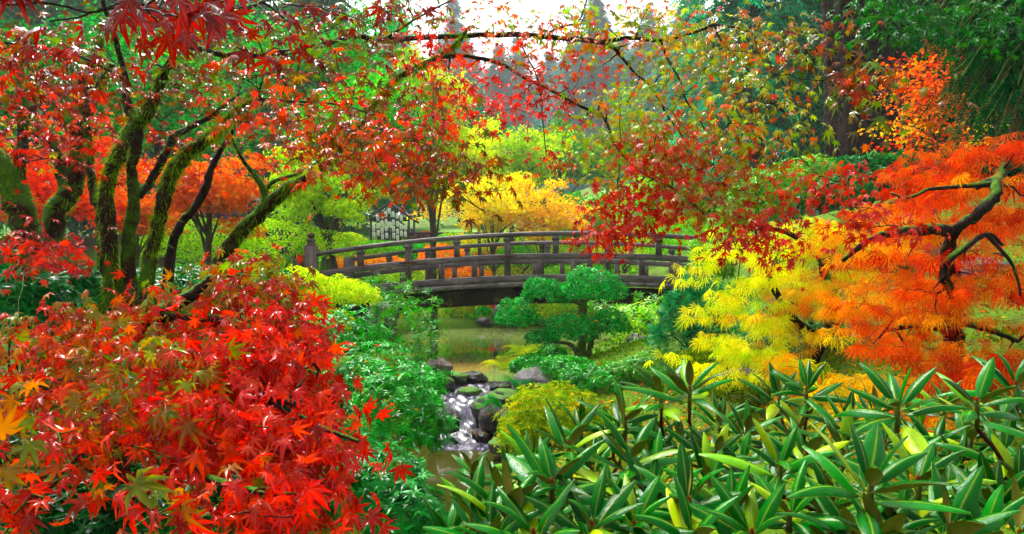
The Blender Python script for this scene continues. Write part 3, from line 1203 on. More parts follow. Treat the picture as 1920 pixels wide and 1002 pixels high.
conifer("teal green cedar with feathery sprays behind the lime shrubs", 1415, 23, 17, 4.2, TEAL, nb=300, per=12, size=.62, trunk_r=.3, bark=M_BARK_CEDAR, droop=.3, crown_from=.03, group=None, name="cedar_tree")
conifer("second teal cedar further back by the great trunk", 1530, 26, 19, 4.4, pal('0a8c50 0ea05c 086c44 16b46c', .7), nb=260, per=12, size=.7, trunk_r=.3, bark=M_BARK_CEDAR, droop=.3, crown_from=.03, group=None, name="cedar_tree")

YEL = pal('ffe000 f4d400 d8d000 ffc400 b8c800', .62)
YGR = pal('b0dc00 94d000 d0e800 74bc00 e8e800', .72)
GRN = pal('1eb838 12a02c 34d048 0c8424 58d830', .66)
LIME = pal('6cd01c 50c014 90e020 a8e82c 3cac10', .7)
ORG = pal('ff7a00 ff9a00 ff6400 ffb000 f85000', .85)
REDO = pal('f43000 ff4c08 e02000 ff6c10 c81800', .62)

FARMK = dict(rough=.5, spec=.35, trans=.42, rib=0)
bg_tree("maple_tree", "bright yellow maple behind the bridge's left half", 930, 21.5, (920, 385, 125, 72), 10500, DIAM, .09, pal('fcec00 f4e400 ffd400 e4e800 ffbc08', .8), trunk_r=.07, nblob=60, mk=FARMK, fill=.26)
bg_tree("maple_tree", "yellow-orange maple behind the bridge's middle", 1010, 20.6, (1020, 398, 95, 56), 9000, DIAM, .085, pal('ffd800 ffc000 ff9c00 ffe400 f8c830', .78), trunk_r=.06, nblob=44, mk=FARMK, fill=.28)
bg_tree("maple_tree", "yellow-green tree below the misty firs", 960, 27, (965, 300, 95, 75), 7000, DIAM, .15, YGR, trunk_r=.12, nblob=22, mk=FARMK)
bg_tree("broadleaf_tree", "small round green tree with dark limbs behind the bridge's right half", 1085, 24, (1085, 405, 60, 42), 5200, DIAM, .11, pal('58c83c 70d048 40b040 88d860', .52), trunk_r=.09, nblob=18, mk=FARMK)
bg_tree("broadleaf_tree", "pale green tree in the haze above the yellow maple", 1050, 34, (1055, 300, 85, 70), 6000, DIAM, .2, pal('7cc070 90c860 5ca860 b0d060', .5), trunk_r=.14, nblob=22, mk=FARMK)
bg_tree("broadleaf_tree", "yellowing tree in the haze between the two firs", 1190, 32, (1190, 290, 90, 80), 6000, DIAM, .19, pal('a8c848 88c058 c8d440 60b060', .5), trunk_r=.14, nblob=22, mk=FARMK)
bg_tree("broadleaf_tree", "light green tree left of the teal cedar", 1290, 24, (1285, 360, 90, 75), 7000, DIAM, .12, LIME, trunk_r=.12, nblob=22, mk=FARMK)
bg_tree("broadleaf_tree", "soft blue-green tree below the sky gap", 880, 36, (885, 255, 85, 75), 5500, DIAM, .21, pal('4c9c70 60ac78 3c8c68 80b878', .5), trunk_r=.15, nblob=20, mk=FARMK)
bg_tree("maple_tree", "lemon yellow maple above the lantern stand", 815, 18, (815, 190, 80, 105), 8000, MAPLE_FAR, .10, pal('dcec00 c4e400 f4f000 a4d800', .8), trunk_r=.11, nblob=24, mk=FARMK)
bg_tree("maple_tree", "lime green maple behind the arching mossy limb", 640, 13, (585, 350, 100, 85), 7000, MAPLE_FAR, .085, pal('b0e400 98d808 d0f000 80c808 e8f400', .74), trunk_r=.08, nblob=34, mk=FARMK, fill=.34)
bg_tree("maple_tree", "green maple filling the gap above the arching limb", 590, 16, (690, 230, 150, 110), 9000, MAPLE_FAR, .10, pal('44c82c 64d820 24b030 94e418', .72), trunk_r=.12, nblob=30, mk=FARMK)
bg_tree("broadleaf_tree", "green tree high behind the upper left canopy", 560, 19, (570, 90, 170, 120), 9000, MAPLE_FAR, .13, pal('18b03c 2cc440 0c9030 58d430', .72), trunk_r=.16, nblob=30, mk=FARMK)
bg_tree("broadleaf_tree", "deep green tree behind the forked trunk", 300, 15, (290, 180, 200, 130), 10000, MAPLE_FAR, .105, pal('14a030 22b43c 0c8028 64cc20', .7), trunk_r=.14, nblob=34, mk=FARMK)
bg_tree("broadleaf_tree", "deep green tree at the upper left edge", 50, 13, (60, 190, 170, 140), 10000, MAPLE_FAR, .095, pal('129c34 1eb040 0a7828 50bc28', .66), trunk_r=.14, nblob=34, mk=FARMK)
bg_tree("maple_tree", "scarlet maple glowing behind the leftmost trunks", 110, 9.5, (115, 350, 130, 75), 8000, MAPLE_FAR, .07, pal('f82800 ff3c08 e81400 ff6410', .62), trunk_r=.07, nblob=30, mk=FARMK)
bg_tree("maple_tree", "orange maple glowing behind the centre stems", 390, 10.5, (395, 350, 110, 80), 8000, MAPLE_FAR, .07, pal('ff7c00 ff5808 ff9c10 f43c00', .62), trunk_r=.07, nblob=28, mk=FARMK)
bg_tree("maple_tree", "orange-red maple between the mossy stems", 250, 11, (255, 400, 90, 55), 5000, MAPLE_FAR, .07, pal('ff5c00 ff4408 ff8808', .62), trunk_r=.06, nblob=20, mk=FARMK)
bg_tree("broadleaf_tree", "dark green tree behind the great fir trunk", 1620, 19, (1620, 150, 120, 200), 9000, MAPLE_FAR, .13, pal('0a5c20 0c7028 084418 128434', .5), trunk_r=.16, nblob=34, mk=FARMK)
bg_tree("broadleaf_tree", "dark evergreen thicket at the right edge", 1850, 17, (1840, 160, 170, 190), 12000, MAPLE_FAR, .12, pal('083c14 0a4c1c 06300f 0c5c22', .5), trunk_r=.16, nblob=40, mk=FARMK)
conifer("dark conifer closing the view between the right trunks", 1740, 22, 18, 5, pal('06301a 083c1c 0a4a26', .5), nb=220, per=12, size=.9, bark=M_BARK_CEDAR, group=None)

bg_tree("maple_tree", "yellow-lime maple overhanging the lantern stand's left side", 610, 22, (640, 335, 85, 62), 8000, MAPLE_FAR, .11, pal('d0e000 b0d800 e8e000 90cc08', .6), trunk_r=.08, nblob=34, mk=FARMK, fill=.3)
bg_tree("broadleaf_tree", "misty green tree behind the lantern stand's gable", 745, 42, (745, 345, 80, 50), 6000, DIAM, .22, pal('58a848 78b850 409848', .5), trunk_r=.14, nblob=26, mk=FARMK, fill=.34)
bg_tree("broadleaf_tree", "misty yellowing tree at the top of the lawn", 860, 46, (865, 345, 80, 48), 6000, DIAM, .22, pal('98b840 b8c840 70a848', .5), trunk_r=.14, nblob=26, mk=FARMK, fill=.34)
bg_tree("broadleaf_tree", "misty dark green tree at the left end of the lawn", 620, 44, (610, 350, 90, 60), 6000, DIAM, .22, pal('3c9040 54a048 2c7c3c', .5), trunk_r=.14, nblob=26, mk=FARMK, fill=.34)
bg_tree("maple_tree", "airy lemon maple rising above the yellow ones", 900, 25, (890, 290, 85, 75), 8000, DIAM, .12, pal('d8e808 c0e008 f4ec10 a8d810', .8), trunk_r=.08, nblob=34, mk=FARMK, fill=.28)

# shrubs beyond the bridge
def far_bush(label, px, py, d, rx, ry, palette, n=2600, size=.06, name="clipped_shrub", tm=BOX, **kw):
    ds = np.arange(20.7, 38, .1)                       # stands where the bank meets its foot
    gy = HY - F * (ground_z((px - CX) / F * ds, ds) - CZ) / ds
    hit = np.nonzero(gy < py + ry * .75)[0]
    if len(hit) and abs((px - CX) / F * d) < 3.6:
        size, d = size * ds[hit[0]] / d * .9, float(ds[hit[0]])
    return bush(name, label, "shrub", [(px, py, d, rx, ry)], n, tm, size, palette, group="shrubs beyond the bridge", mk=dict(rough=.4, spec=.45, trans=.3, rib=0), **kw)


far_bush("flame orange shrub behind the bridge's left railing", 690, 500, 17.0, 72, 28, ORG, 4200, .06, "azalea_shrub", DIAM)
far_bush("orange-red shrub mounded behind the second bridge post", 830, 497, 16.6, 50, 38, pal('ff7000 ff9000 ff5800 ffa010', .85), 4200, .06, "azalea_shrub", DIAM)
far_bush("small round orange shrub showing above the handrail", 800, 444, 26, 13, 9, REDO, 1200, .07, "azalea_shrub", DIAM)
far_bush("green dome shrub right above the left handrail", 745, 473, 19, 42, 18, LIME, 3000)
far_bush("wide green shrub above the handrail's left end", 690, 472, 20, 60, 19, LIME, 3400)
far_bush("dark green shrub between lantern stand and railing", 770, 480, 17.5, 48, 24, GRN, 3000)
far_bush("yellow-green shrub behind the bridge's third post", 895, 470, 19, 50, 22, YGR, 3000)
far_bush("pinkish orange shrub behind the bridge railing", 925, 478, 18.5, 34, 16, pal('f4a080 ff8c5c e88060 f8b060', .55), 2000, .06, "azalea_shrub", DIAM)
far_bush("bright green shrub behind the railing's middle", 975, 492, 17.5, 55, 30, pal('50c020 38a828 78d020', .52), 3400)
far_bush("leafy lime shrub behind the bridge right of middle", 1070, 470, 17.5, 70, 40, YGR, 4500, .07, tm=NARROW)
far_bush("leafy yellow-green shrub behind the right railing", 1180, 475, 17.2, 70, 45, YGR, 4500, .07, tm=NARROW)
far_bush("broad lime shrub behind the bridge's right end", 1290, 455, 16.8, 80, 55, LIME, 5000, .07, tm=NARROW)
far_bush("long lime hedge shrub left of the fence", 630, 452, 24, 55, 14, YGR, 3000, .08)
far_bush("lime shrub in front of the fence", 860, 452, 25, 50, 12, LIME, 2600, .08)
far_bush("yellow-green shrub under the yellow maples", 960, 452, 22, 60, 16, YGR, 3000, .07)
far_bush("bright lime shrub low behind the railing's left half", 760, 520, 18, 60, 20, YGR, 3000, .06)
far_bush("low flame orange shrub behind the railing's middle posts", 875, 520, 18.6, 46, 20, ORG, 3000, .06, "azalea_shrub", DIAM)
far_bush("green shrub low behind the railing right of middle", 1090, 520, 18.6, 70, 24, LIME, 3000, .06)
far_bush("clipped green ball on the far shore", 905, 587, 20.8, 15, 12, GRN, 1500, .05)
far_bush("green and yellow shrub on the far shore", 865, 583, 21.3, 26, 17, pal('40b030 f0d820 68c028 d8c818', .52), 2400, .055)
far_bush("red-orange low shrub behind the far shore", 925, 573, 22.5, 30, 10, pal('f85010 e83810 ff7020', .6), 1600, .06, "azalea_shrub", DIAM)
far_bush("wide green shrub under the bridge on the far shore", 800, 578, 21.5, 50, 22, LIME, 3000)
far_bush("yellow-green shrub behind the topiary on the far shore", 1010, 588, 20.6, 52, 26, YGR, 3200, .06)
far_bush("green shrub right of the topiary on the far shore", 1100, 580, 19.5, 60, 30, LIME, 3200, .06)
far_bush("orange shrub behind the thin-branched bush", 770, 610, 18.5, 40, 20, ORG, 2200, .06, "azalea_shrub", DIAM)

# ------------------------------------------------------------------ lantern stand, pavilion, fence, trunks far behind
M_FRAME = wood_mat("dark_frame_timber", H('3a3048', .5), H('6c5a70', .5), None, 0, 2)
M_PAPER = plain("white_lantern_paper", (.82, .82, .80), .6)
M_INK = plain("black_ink", (.02, .02, .025), .6)
M_ROOF = plain("dark_slate_roof", H('30343f', .5), .6)
M_PALE = plain("pale_roof_edge", H('b8b4b8', .6), .5)


def build_stand():
    D = 30.0
    k = D / F

    def p(cx, cy, dd=0.0):
        return W(660 + cx * .1146, 370 + cy * .1146, D) + np.array([0, dd, 0])
    zb = p(620, 700)[2]
    base = p(620, 760)
    root = thing("lantern_stand", "open gabled timber frame hung with rows of white lanterns behind the bridge", "lantern stand", (base[0], D, gz(base[0], D)))

    def bar(name, a, b, w):
        c = Acc()
        c.tube([p(*a), p(*b)], w * k * .8, 4)
        return c.obj(name, M_FRAME, root)
    g = gz(base[0], D) - .1
    for x in (310, 930):
        a = Acc()
        q = p(x, 340)
        a.box((q[0], D, (q[2] + g) / 2), (.085, .085, q[2] - g))
        a.obj("post", M_FRAME, root)
        a = Acc()
        a.box((q[0], D + 1.6, (q[2] + g) / 2), (.085, .085, q[2] - g))
        a.obj("post", M_FRAME, root)
    for y in (345, 378):
        bar("crossbeam", (300, y, -.05), (940, y, -.05), 3.0)
    bar("king_post", (612, 120, -.03), (612, 378, -.03), 2.4)
    for dd in (0, 1.6):
        bar("rafter", (240, 350, dd), (612, 95, dd), 3.2)
        bar("rafter", (1010, 370, dd), (612, 95, dd), 3.2)
    bar("purlin", (425, 225, -.1), (425, 225, 1.7), 2)
    bar("purlin", (800, 228, -.1), (800, 228, 1.7), 2)
    bar("ridge_beam", (612, 95, -.1), (612, 95, 1.7), 3)
    bar("brace", (330, 520, -.06), (465, 380, -.06), 2.2)
    bar("brace", (905, 490, -.06), (760, 378, -.06), 2.2)
    bar("rail", (310, 560, .02), (930, 560, .02), 2.0)
    # back wall of boards
    a0, a1 = p(312, 0)[0], p(928, 0)[0]
    n = 9
    for i in range(n):
        x = a0 + (a1 - a0) * (i + .5) / n
        a = Acc()
        t = p(0, 470)[2] - g
        a.box((x, D + 1.66, g + t / 2), ((a1 - a0) / n - .02, .03, t))
        a.obj("back_board", M_FRAME, root)
    spots = [(618, 230, 'topmost under the ridge'), (563, 285, 'second row, left of the king post'), (678, 285, 'second row, right of the king post'), (498, 312, 'third from the top on the left slope'),
             (745, 312, 'third from the top on the right slope'), (432, 345, 'at the left eave'), (812, 348, 'at the right eave'), (360, 510, 'inside the left brace'), (432, 475, 'right of the left brace'),
             (500, 430, 'below the left half of the crossbeam'), (565, 410, 'left of the middle below the crossbeam'), (622, 455, 'in the very middle below the crossbeam'), (683, 415, 'right of the middle below the crossbeam'),
             (750, 440, 'below the right half of the crossbeam'), (815, 490, 'by the right brace'), (880, 500, 'outermost right below the brace'), (500, 550, 'in the lower rows, third column'), (570, 515, 'in the lower rows, fourth column'),
             (685, 520, 'in the lower rows, sixth column'), (750, 565, 'in the lower rows, seventh column'), (815, 600, 'in the lower rows, eighth column'), (880, 610, 'bottom right corner'), (437, 590, 'in the lower rows, second column'),
             (363, 610, 'bottom left corner'), (505, 650, 'bottom row, third column'), (575, 632, 'bottom row, fourth column'), (690, 632, 'bottom row, sixth column'), (752, 670, 'bottom row, seventh column')]
    first = None
    for i, (cx, cy, lb) in enumerate(spots):
        c = p(cx, cy) + np.array([0, -.10, 0])
        lt = thing("paper_lantern", "white paper lantern on the stand, " + lb, "lantern", c, "white lanterns on the timber stand")
        if first is None:
            a = Acc()
            h = np.linspace(-1, 1, 11)
            a.tube([(0, 0, z * .125) for z in h], [.064 * (1 - abs(z) ** 5 * .35) * (1 + (.02 if j % 2 else -.02)) for j, z in enumerate(h)], 12)
            mb = a.obj("paper_body", M_PAPER, lt, sm=True, loc=(0, 0, 0))
            c2 = Acc()
            for z in (-.132, .132):
                c2.tube([(0, 0, z - .008), (0, 0, z + .008)], .04, 10)
            mc = c2.obj("rims", M_INK, lt, loc=(0, 0, 0))
            c3 = Acc()
            for z in (.065, .02, -.025, -.07):
                c3.box((0, -.0655, z), (.036, .004, .007))
                c3.box((0, -.0655, z - .016), (.030, .004, .006))
                c3.box((.002, -.0656, z - .006), (.007, .004, .034))
            ml = c3.obj("lettering", M_INK, lt, loc=(0, 0, 0))
            first = (mb, mc, ml)
        else:
            for m_ in first:
                o = m_.copy()
                o.parent = lt
                scene.collection.objects.link(o)


build_stand()


def build_pavilion():
    D = 27.0
    b = W(500, 450, D)
    root = thing("garden_pavilion", "dark roofed pavilion sloping down behind the mossy limb", "building", (b[0], D, gz(b[0], D)))
    a = Acc()
    p0, p1 = W(420, 345, D), W(565, 418, D)
    n = np.array([0, 2.6, .0])
    th = np.array([0, 0, -.16])
    V = [p0, p1, p1 + n, p0 + n, p0 + th, p1 + th, p1 + n + th, p0 + n + th]
    T = [(0, 1, 2), (0, 2, 3), (4, 6, 5), (4, 7, 6), (0, 4, 1), (1, 4, 5), (1, 5, 2), (2, 5, 6), (2, 6, 3), (3, 6, 7), (3, 7, 0), (0, 7, 4)]
    a.add(V, T)
    r = a.obj("roof", M_ROOF, root)
    e = Acc()
    e.tube([p0 + np.array([0, -.05, .03]), p1 + np.array([0, -.05, .03])], .06, 6)
    e.obj("roof_edge", M_PALE, r)
    l0 = p0 * 2 - p1
    l0 = np.array([p0[0] - (p1[0] - p0[0]), D, p1[2]])
    a = Acc()
    V = [l0, p0, p0 + n, l0 + n, l0 + th, p0 + th, p0 + n + th, l0 + n + th]
    a.add(V, T)
    a.obj("roof", M_ROOF, root)
    w = Acc()
    g = gz(b[0], D) - .2
    x0, x1 = l0[0] + .5, p1[0] - .6
    zt = p1[2] + .15
    w.box(((x0 + x1) / 2, D + 1.3, (g + zt) / 2), (x1 - x0, 1.9, zt - g))
    w.obj("wall", wood_mat("pavilion_boards", H('2c2630', .5), H('5c4c50', .5), None, 0, 2), root)
    gb = Acc()
    for dy in (.35, 2.25):
        V = [(x0, D + dy, zt), (x1, D + dy, zt), (p0[0], D + dy, p0[2] - .2)]
        gb.add(V, [(0, 1, 2)])
    gb.obj("gable", M_ROOF, root)
    d = Acc()
    d.box(((x0 + x1) / 2 + .3, D + .34, g + 1.1), (.9, .05, 1.9))
    d.obj("door", M_FRAME, root)


build_pavilion()


def build_fence():
    D = 31.5
    x0, x1 = W(768, 0, D)[0], W(985, 0, D)[0]
    z0, z1 = W(0, 452, D)[2], W(0, 438.5, D)[2]
    root = thing("timber_fence", "low brown board fence at the foot of the lawn behind the bridge", "fence", ((x0 + x1) / 2, D, z0))
    n = 10
    for i in range(n):
        x = x0 + (x1 - x0) * (i + .5) / n
        a = Acc()
        a.box((x, D, (z0 + z1) / 2 - .1), ((x1 - x0) / n - .025, .05, z1 - z0 + .2))
        a.obj("board", wood_mat("brown_fence_board", H('4a2c28', .5), H('96605a', .5), None, 0, 2) if i == 0 else bpy.data.materials["brown_fence_board"], root)
    a = Acc()
    a.box(((x0 + x1) / 2, D, z1 + .03), (x1 - x0 + .1, .12, .06))
    a.obj("cap_rail", M_FRAME, root)


build_fence()


def lawn():
    m, N, L, b = nodes_of("mown_grass")
    tc = N.new("ShaderNodeTexCoord")
    n1 = noise(N, L, 9, 6, tc.outputs["Object"], .7)
    L.new(ramp(N, L, n1.outputs[0], [(.3, H('5c9c20', .5)), (.7, H('a4d850', .5))]).outputs[0], b.inputs["Base Color"])
    b.inputs["Roughness"].default_value = .85
    xs, ys = np.linspace(-14, 6, 40), np.linspace(31.8, 44, 30)
    X, Y = np.meshgrid(xs, ys)
    Z = ground_z(X, Y) + .03
    i = np.arange(29)[:, None] * 40 + np.arange(39)[None]
    T = np.concatenate([np.stack([i, i + 1, i + 41], -1).reshape(-1, 3), np.stack([i, i + 41, i + 40], -1).reshape(-1, 3)])
    link("lawn", raw_mesh("lawn", np.stack([X, Y, Z], -1), T, shade_smooth=True), m, kind="structure")


lawn()


def big_trunk(label, pts, mat, flare=1.25, name="old_conifer", seg=20, fur=.15):
    """a great trunk passing out of the top of the picture, with furrowed bark"""
    d = pts[0][2]
    q = np.array([np.append(W(p[0], p[1], p[2]), p[3] / F * p[2]) for p in pts])
    base = q[0].copy()
    g = gz(base[0], base[1])
    q = np.concatenate([[[base[0], base[1], g - .2, base[3] * flare]], q])
    s = spline(q, 60)
    root = thing(name, label, "tree trunk", (base[0], base[1], g))
    seg = 44
    a = np.arange(seg) * 2 * math.pi / seg
    ph = rng.uniform(0, 6, 5)
    z = s[:, 2:3]
    fr = np.sin(a * 11 + ph[0] + .5 * np.sin(z * 2.3 + ph[1])) * .5 + np.sin(a * 17 + ph[2] + .8 * np.sin(z * 1.7)) * .5
    R = s[:, 3:4] * (1 + fur * fr + .02 * rng.normal(size=fr.shape))
    V = np.stack([s[:, 0:1] + R * np.cos(a), s[:, 1:2] + R * np.sin(a), z + 0 * R], -1).reshape(-1, 3)
    i = np.arange(len(s) - 1)[:, None] * seg
    j = np.arange(seg)[None]
    k = (j + 1) % seg
    T = np.concatenate([np.stack([i + j, i + k, i + seg + k], -1).reshape(-1, 3), np.stack([i + j, i + seg + k, i + seg + j], -1).reshape(-1, 3)])
    link("trunk", raw_mesh("trunk", V, T, shade_smooth=True), mat, root)
    return root


big_trunk("great furrowed fir trunk rising at the right behind the maples", [(1622, 330, 14, 64), (1614, 200, 14, 58), (1604, 60, 14, 54), (1595, -200, 14, 50)], M_BARK_FIR)
big_trunk("slimmer dark trunk standing behind the great fir trunk", [(1668, 320, 16, 24), (1662, 150, 16, 22), (1655, -200, 16, 19)], M_BARK_FIR)
big_trunk("reddish cedar trunk between the vine maple and the right edge", [(1826, 320, 15, 22), (1828, 150, 15, 20), (1830, -200, 15, 17)], M_BARK_CEDAR, fur=.05)
big_trunk("reddish cedar trunk at the right edge", [(1905, 330, 11, 34), (1908, 150, 11, 31), (1912, -200, 11, 27)], M_BARK_CEDAR, fur=.05)
big_trunk("grey-brown trunk behind the lime maple near the bridge end", [(564, 425, 24, 13), (563, 330, 24, 12), (562, 0, 24, 10)], M_BARK_GREY, fur=.05)
big_trunk("slim grey trunk left of the dark pavilion roof", [(452, 420, 25, 11), (452, 330, 25, 10), (451, 0, 25, 9)], M_BARK_GREY, fur=.05)
# ------------------------------------------------------------------ the cloud-pruned tree
def build_topiary():
    D = 9.3
    b = W(1096, 668, D)
    root = thing("cloud_pruned_tree", "cloud-pruned evergreen with rounded leaf pads in front of the bridge", "tree", (b[0], D, gz(b[0], D)))
    bark = bark_mat("topiary_bark", H('4a3a1c', .55), H('8a7a40', .55), MOSS, .3)
    g = gz(b[0], D)
    s1 = limb(root, "trunk", [(1090, 690, D, 16), (1088, 660, D, 11), (1092, 640, D, 8), (1088, 600, D, 7), (1093, 575, D, 8), (1090, 555, D, 5)], bark)
    limb(root, "trunk", [(1098, 685, D - .05, 9), (1106, 660, D - .05, 6.5), (1108, 642, D, 5.5), (1118, 625, D, 4), (1140, 612, D + .1, 3)], bark)
    limb(root, "branch", [(1088, 668, D, 6), (1078, 655, D, 4.5), (1066, 645, D, 3.5), (1045, 642, D - .1, 3), (1020, 640, D - .1, 2)], bark)
    limb(root, "branch", [(1088, 610, D, 5), (1040, 612, D, 3.5), (1000, 608, D, 3), (972, 602, D, 2)], bark)
    limb(root, "branch", [(1093, 572, D, 5), (1070, 562, D, 3.5), (1040, 556, D, 3), (1016, 550, D, 2)], bark)
    limb(root, "branch", [(1093, 568, D, 5), (1110, 556, D, 3.5), (1135, 548, D, 2.5)], bark)
    pads = [(1108, 538, 0, 60, 35, 4600), (1015, 543, .0, 36, 22, 2000), (970, 590, 0, 41, 30, 2600), (1070, 616, -.15, 52, 29, 3600), (1016, 634, -.05, 31, 15, 1500), (1144, 606, .15, 34, 25, 2200), (1056, 560, .3, 26, 9, 700)]
    green = pal('0a9c34 10b040 088028 2cc44c 066c20 50cc34', .66)
    for px, py, dd, rx, ry, n in pads:
        c, r = blob(px, py, D + dd, rx, ry)
        r[1] *= .95
        c2 = c - np.array([0, 0, r[2] * .25])
        st = shell_leaves(c2, r * np.array([1, 1, 1.2]), n, BOX, .034, green, tilt=.6, up=.35, lump=.14, thick=.3, low=-.35)
        put_leaves(root, [st], 0, "foliage_pad", rough=.22, spec=.2, trans=.28, rib=0)


build_topiary()


# ------------------------------------------------------------------ ferns
def fern(label, px, py, d, n, length, palette, tiltup=0.0, spread=(0, 2 * math.pi), group="ferns by the water"):
    b = W(px, py, d)
    root = thing("fern", label, "fern", b, group)
    me = single_mesh(FROND, leafmat(single=True, rough=.5, spec=.4, trans=.4, rib=0), "frond")
    for i in range(n):
        a = spread[0] + (spread[1] - spread[0]) * (i + rng.uniform(.2, .8)) / n
        ax = np.array([math.cos(a), math.sin(a), tiltup + rng.normal() * .12])
        R = frames(ax[None], np.array([[0, 0, 1.0]]))[0]
        s = length * rng.uniform(.75, 1.15)
        o = bpy.data.objects.new("frond", me)
        M = np.eye(4)
        M[:3, :3] = R * s
        o.parent = root
        o.matrix_local = Matrix(M.tolist())
        o.color = (*pick_cols(palette, 1)[0], 1)
        scene.collection.objects.link(o)


FERNY = pal('a8c020 c0d02c 90b41c d4d840', .55)
FERNG = pal('149c2c 22b030 0c8028', .52)
fern("yellow-green fern at the pond's edge, left of its twin", 945, 698, 9.2, 13, .46, FERNY, .25)
fern("yellow-green fern arching over the pond beside the topiary", 1005, 690, 9.4, 13, .50, FERNY, .3)
fern("pale fern behind the two yellow-green ones", 980, 672, 9.8, 11, .46, FERNY, .3)
fern("deep green fern hanging over the waterfall boulder", 942, 768, 7.7, 7, .36, FERNG, .1, (2.2, 4.4))
fern("deep green fern above the waterfall by the grey boulder", 972, 735, 8.0, 9, .36, FERNG, .3)
fern("small dark fern at the round bush's foot", 965, 820, 6.6, 8, .2, FERNG, .2)
fern("small fern beside the rounded pool stone", 990, 875, 5.9, 7, .22, FERNG, .2)

# ------------------------------------------------------------------ middle-distance shrubs
GLOSS = dict(rough=.2, spec=.32, trans=.32, rib=.35)
AZ = pal('8cc410 a8d018 68a80c c8d820 4c900c e0d020', .52)
bush("azalea_bush", "round clipped yellow-green bush beside the waterfall", "bush", [(1035, 795, 6.6, 98, 70), (985, 825, 6.4, 55, 45), (1090, 815, 6.4, 60, 45)], 2600, NARROW, .042, AZ, whorl=5, nobj=0, mk=dict(rough=.4, spec=.4, trans=.35, rib=.2))
DKG = pal('109424 1ca82c 0a781c 34bc34 54c024', .58)
bush("evergreen_bush", "low dark green bush behind the round clipped one", "bush", [(1120, 712, 7.9, 85, 30), (1060, 690, 8.2, 50, 22)], 1700, NARROW, .045, DKG, whorl=5, mk=GLOSS)
bush("evergreen_bush", "small leafy green bush between fern and grey boulder", "bush", [(1000, 690, 8.7, 42, 22), (1035, 672, 8.8, 30, 22)], 800, OVAL, .05, DKG, whorl=5, mk=GLOSS)
bush("evergreen_bush", "low spreading green bush right of the topiary's foot", "bush", [(1240, 692, 7.6, 80, 30), (1180, 700, 7.7, 50, 25)], 1700, NARROW, .042, pal('34a820 58b818 1c9030 80c81c', .5), whorl=5, mk=GLOSS)
bush("moss_mound", "fine mossy green mound under the yellow maple", "mound", [(1330, 690, 6.6, 65, 38), (1390, 735, 5.4, 60, 30)], 6000, BOX, .022, pal('5c8c10 78a014 447410 90a818', .48), mk=dict(rough=.7, spec=.2, trans=.2, rib=0))
LEU = pal('8cdc18 b0e820 60c414 d8ec28 40ac20', .75)


def upright_bush(name, label, region, n, per, size, palette, group=None):
    px, py, rx, ry, d0, d1 = region
    T = reg(px, py, rx, ry, d0, d1, n)
    bx = (px - CX) / F * (d0 + d1) / 2
    d = (d0 + d1) / 2
    root = thing(name, label, "bush", (bx, d, gz(bx, d)), group)
    T = np.concatenate([T, T * .75 + np.array([bx, d, gz(bx, d)]) * .25 + rng.normal(size=T.shape) * .06])
    g0 = max(gz(bx, d), CZ + (HY - py - ry * 1.3) / F * d)
    skel = np.array([(bx + math.cos(q) * u * rx * d / F * .35, d + math.sin(q) * u * .15, g0 - .25 + u * (ry * d / F), .012) for q in (.3, 1.6, 2.9, 4.2) for u in np.linspace(0, 1, 6)])
    acc = Acc()
    for q in range(4):
        acc.tube(skel[q * 6:q * 6 + 6, :3], np.linspace(.013, .008, 6), 5)
    tw, dirs, _ = grow(skel, T, .0025, .007, sag=-.05)
    acc.V += tw.V
    acc.T += [t_ + acc.n for t_ in tw.T]
    PP = np.concatenate([T, T - dirs * .05])
    ND = np.concatenate([unit(dirs + np.array([0, 0, .5]))] * 2)
    acc.obj("stems", M_STEM_GREEN, root, kind="stuff")
    st = whorl_leaves(PP, ND, per, NARROW, size, palette, open_=.5)
    put_leaves(root, [st], 0, "foliage", rough=.3, spec=.5, trans=.35, rib=.3)


upright_bush("upright_shrub", "lime green upright shrub between topiary and dark yew", (1205, 615, 75, 55, 9.4, 10.8), 90, 4, .085, LEU)
upright_bush("upright_shrub", "leafy green shrub below the bridge's right end", (1180, 570, 85, 22, 10.8, 11.5), 60, 5, .08, pal('50b820 80cc20 34a028', .52))
bush("yew_bush", "dark blue-green yew with layered sprays left of the yellow maple", "bush", [(1295, 590, 7.6, 48, 40), (1270, 640, 7.5, 48, 34), (1310, 545, 7.8, 36, 24), (1330, 625, 7.7, 40, 40)], 1500, SPRAY, .115, pal('0c9444 14a84c 0a7038 22b458', .5), tilt=.35, up=.9, out=.9, mk=dict(rough=.35, spec=.5, trans=.2, rib=0))
bush("leafy_shrub", "light green leafy shrub by the bridge's right end post", "bush", [(1360, 470, 9.4, 60, 45), (1330, 510, 9.4, 40, 30)], 900, NARROW, .07, pal('60cc20 88d828 40b020 b0e038', .54), whorl=5, mk=GLOSS)
bush("leafy_shrub", "bright green shrub mass above the yellow maple", "bush", [(1450, 370, 10.5, 80, 55), (1520, 345, 10.8, 70, 50), (1400, 400, 10.4, 60, 45)], 2200, NARROW, .075, pal('58cc20 80d820 34b028 a8e030', .54), whorl=5, mk=GLOSS)
bush("rhododendron_hedge", "dark green leafy bank below the great fir trunk", "bush", [(1620, 335, 10, 70, 40), (1690, 330, 10.2, 70, 38), (1570, 370, 9.6, 60, 40)], 1500, NARROW, .10, pal('0c8428 149c34 0a6820 30b040', .5), whorl=6, mk=GLOSS)
bush("rhododendron_hedge", "dark green leafy bank behind the orange maple", "bush", [(1800, 330, 9.5, 80, 40), (1890, 320, 9.3, 70, 40)], 1100, NARROW, .10, pal('0a6c20 107c2c 085018 208c34', .5), whorl=6, mk=GLOSS)
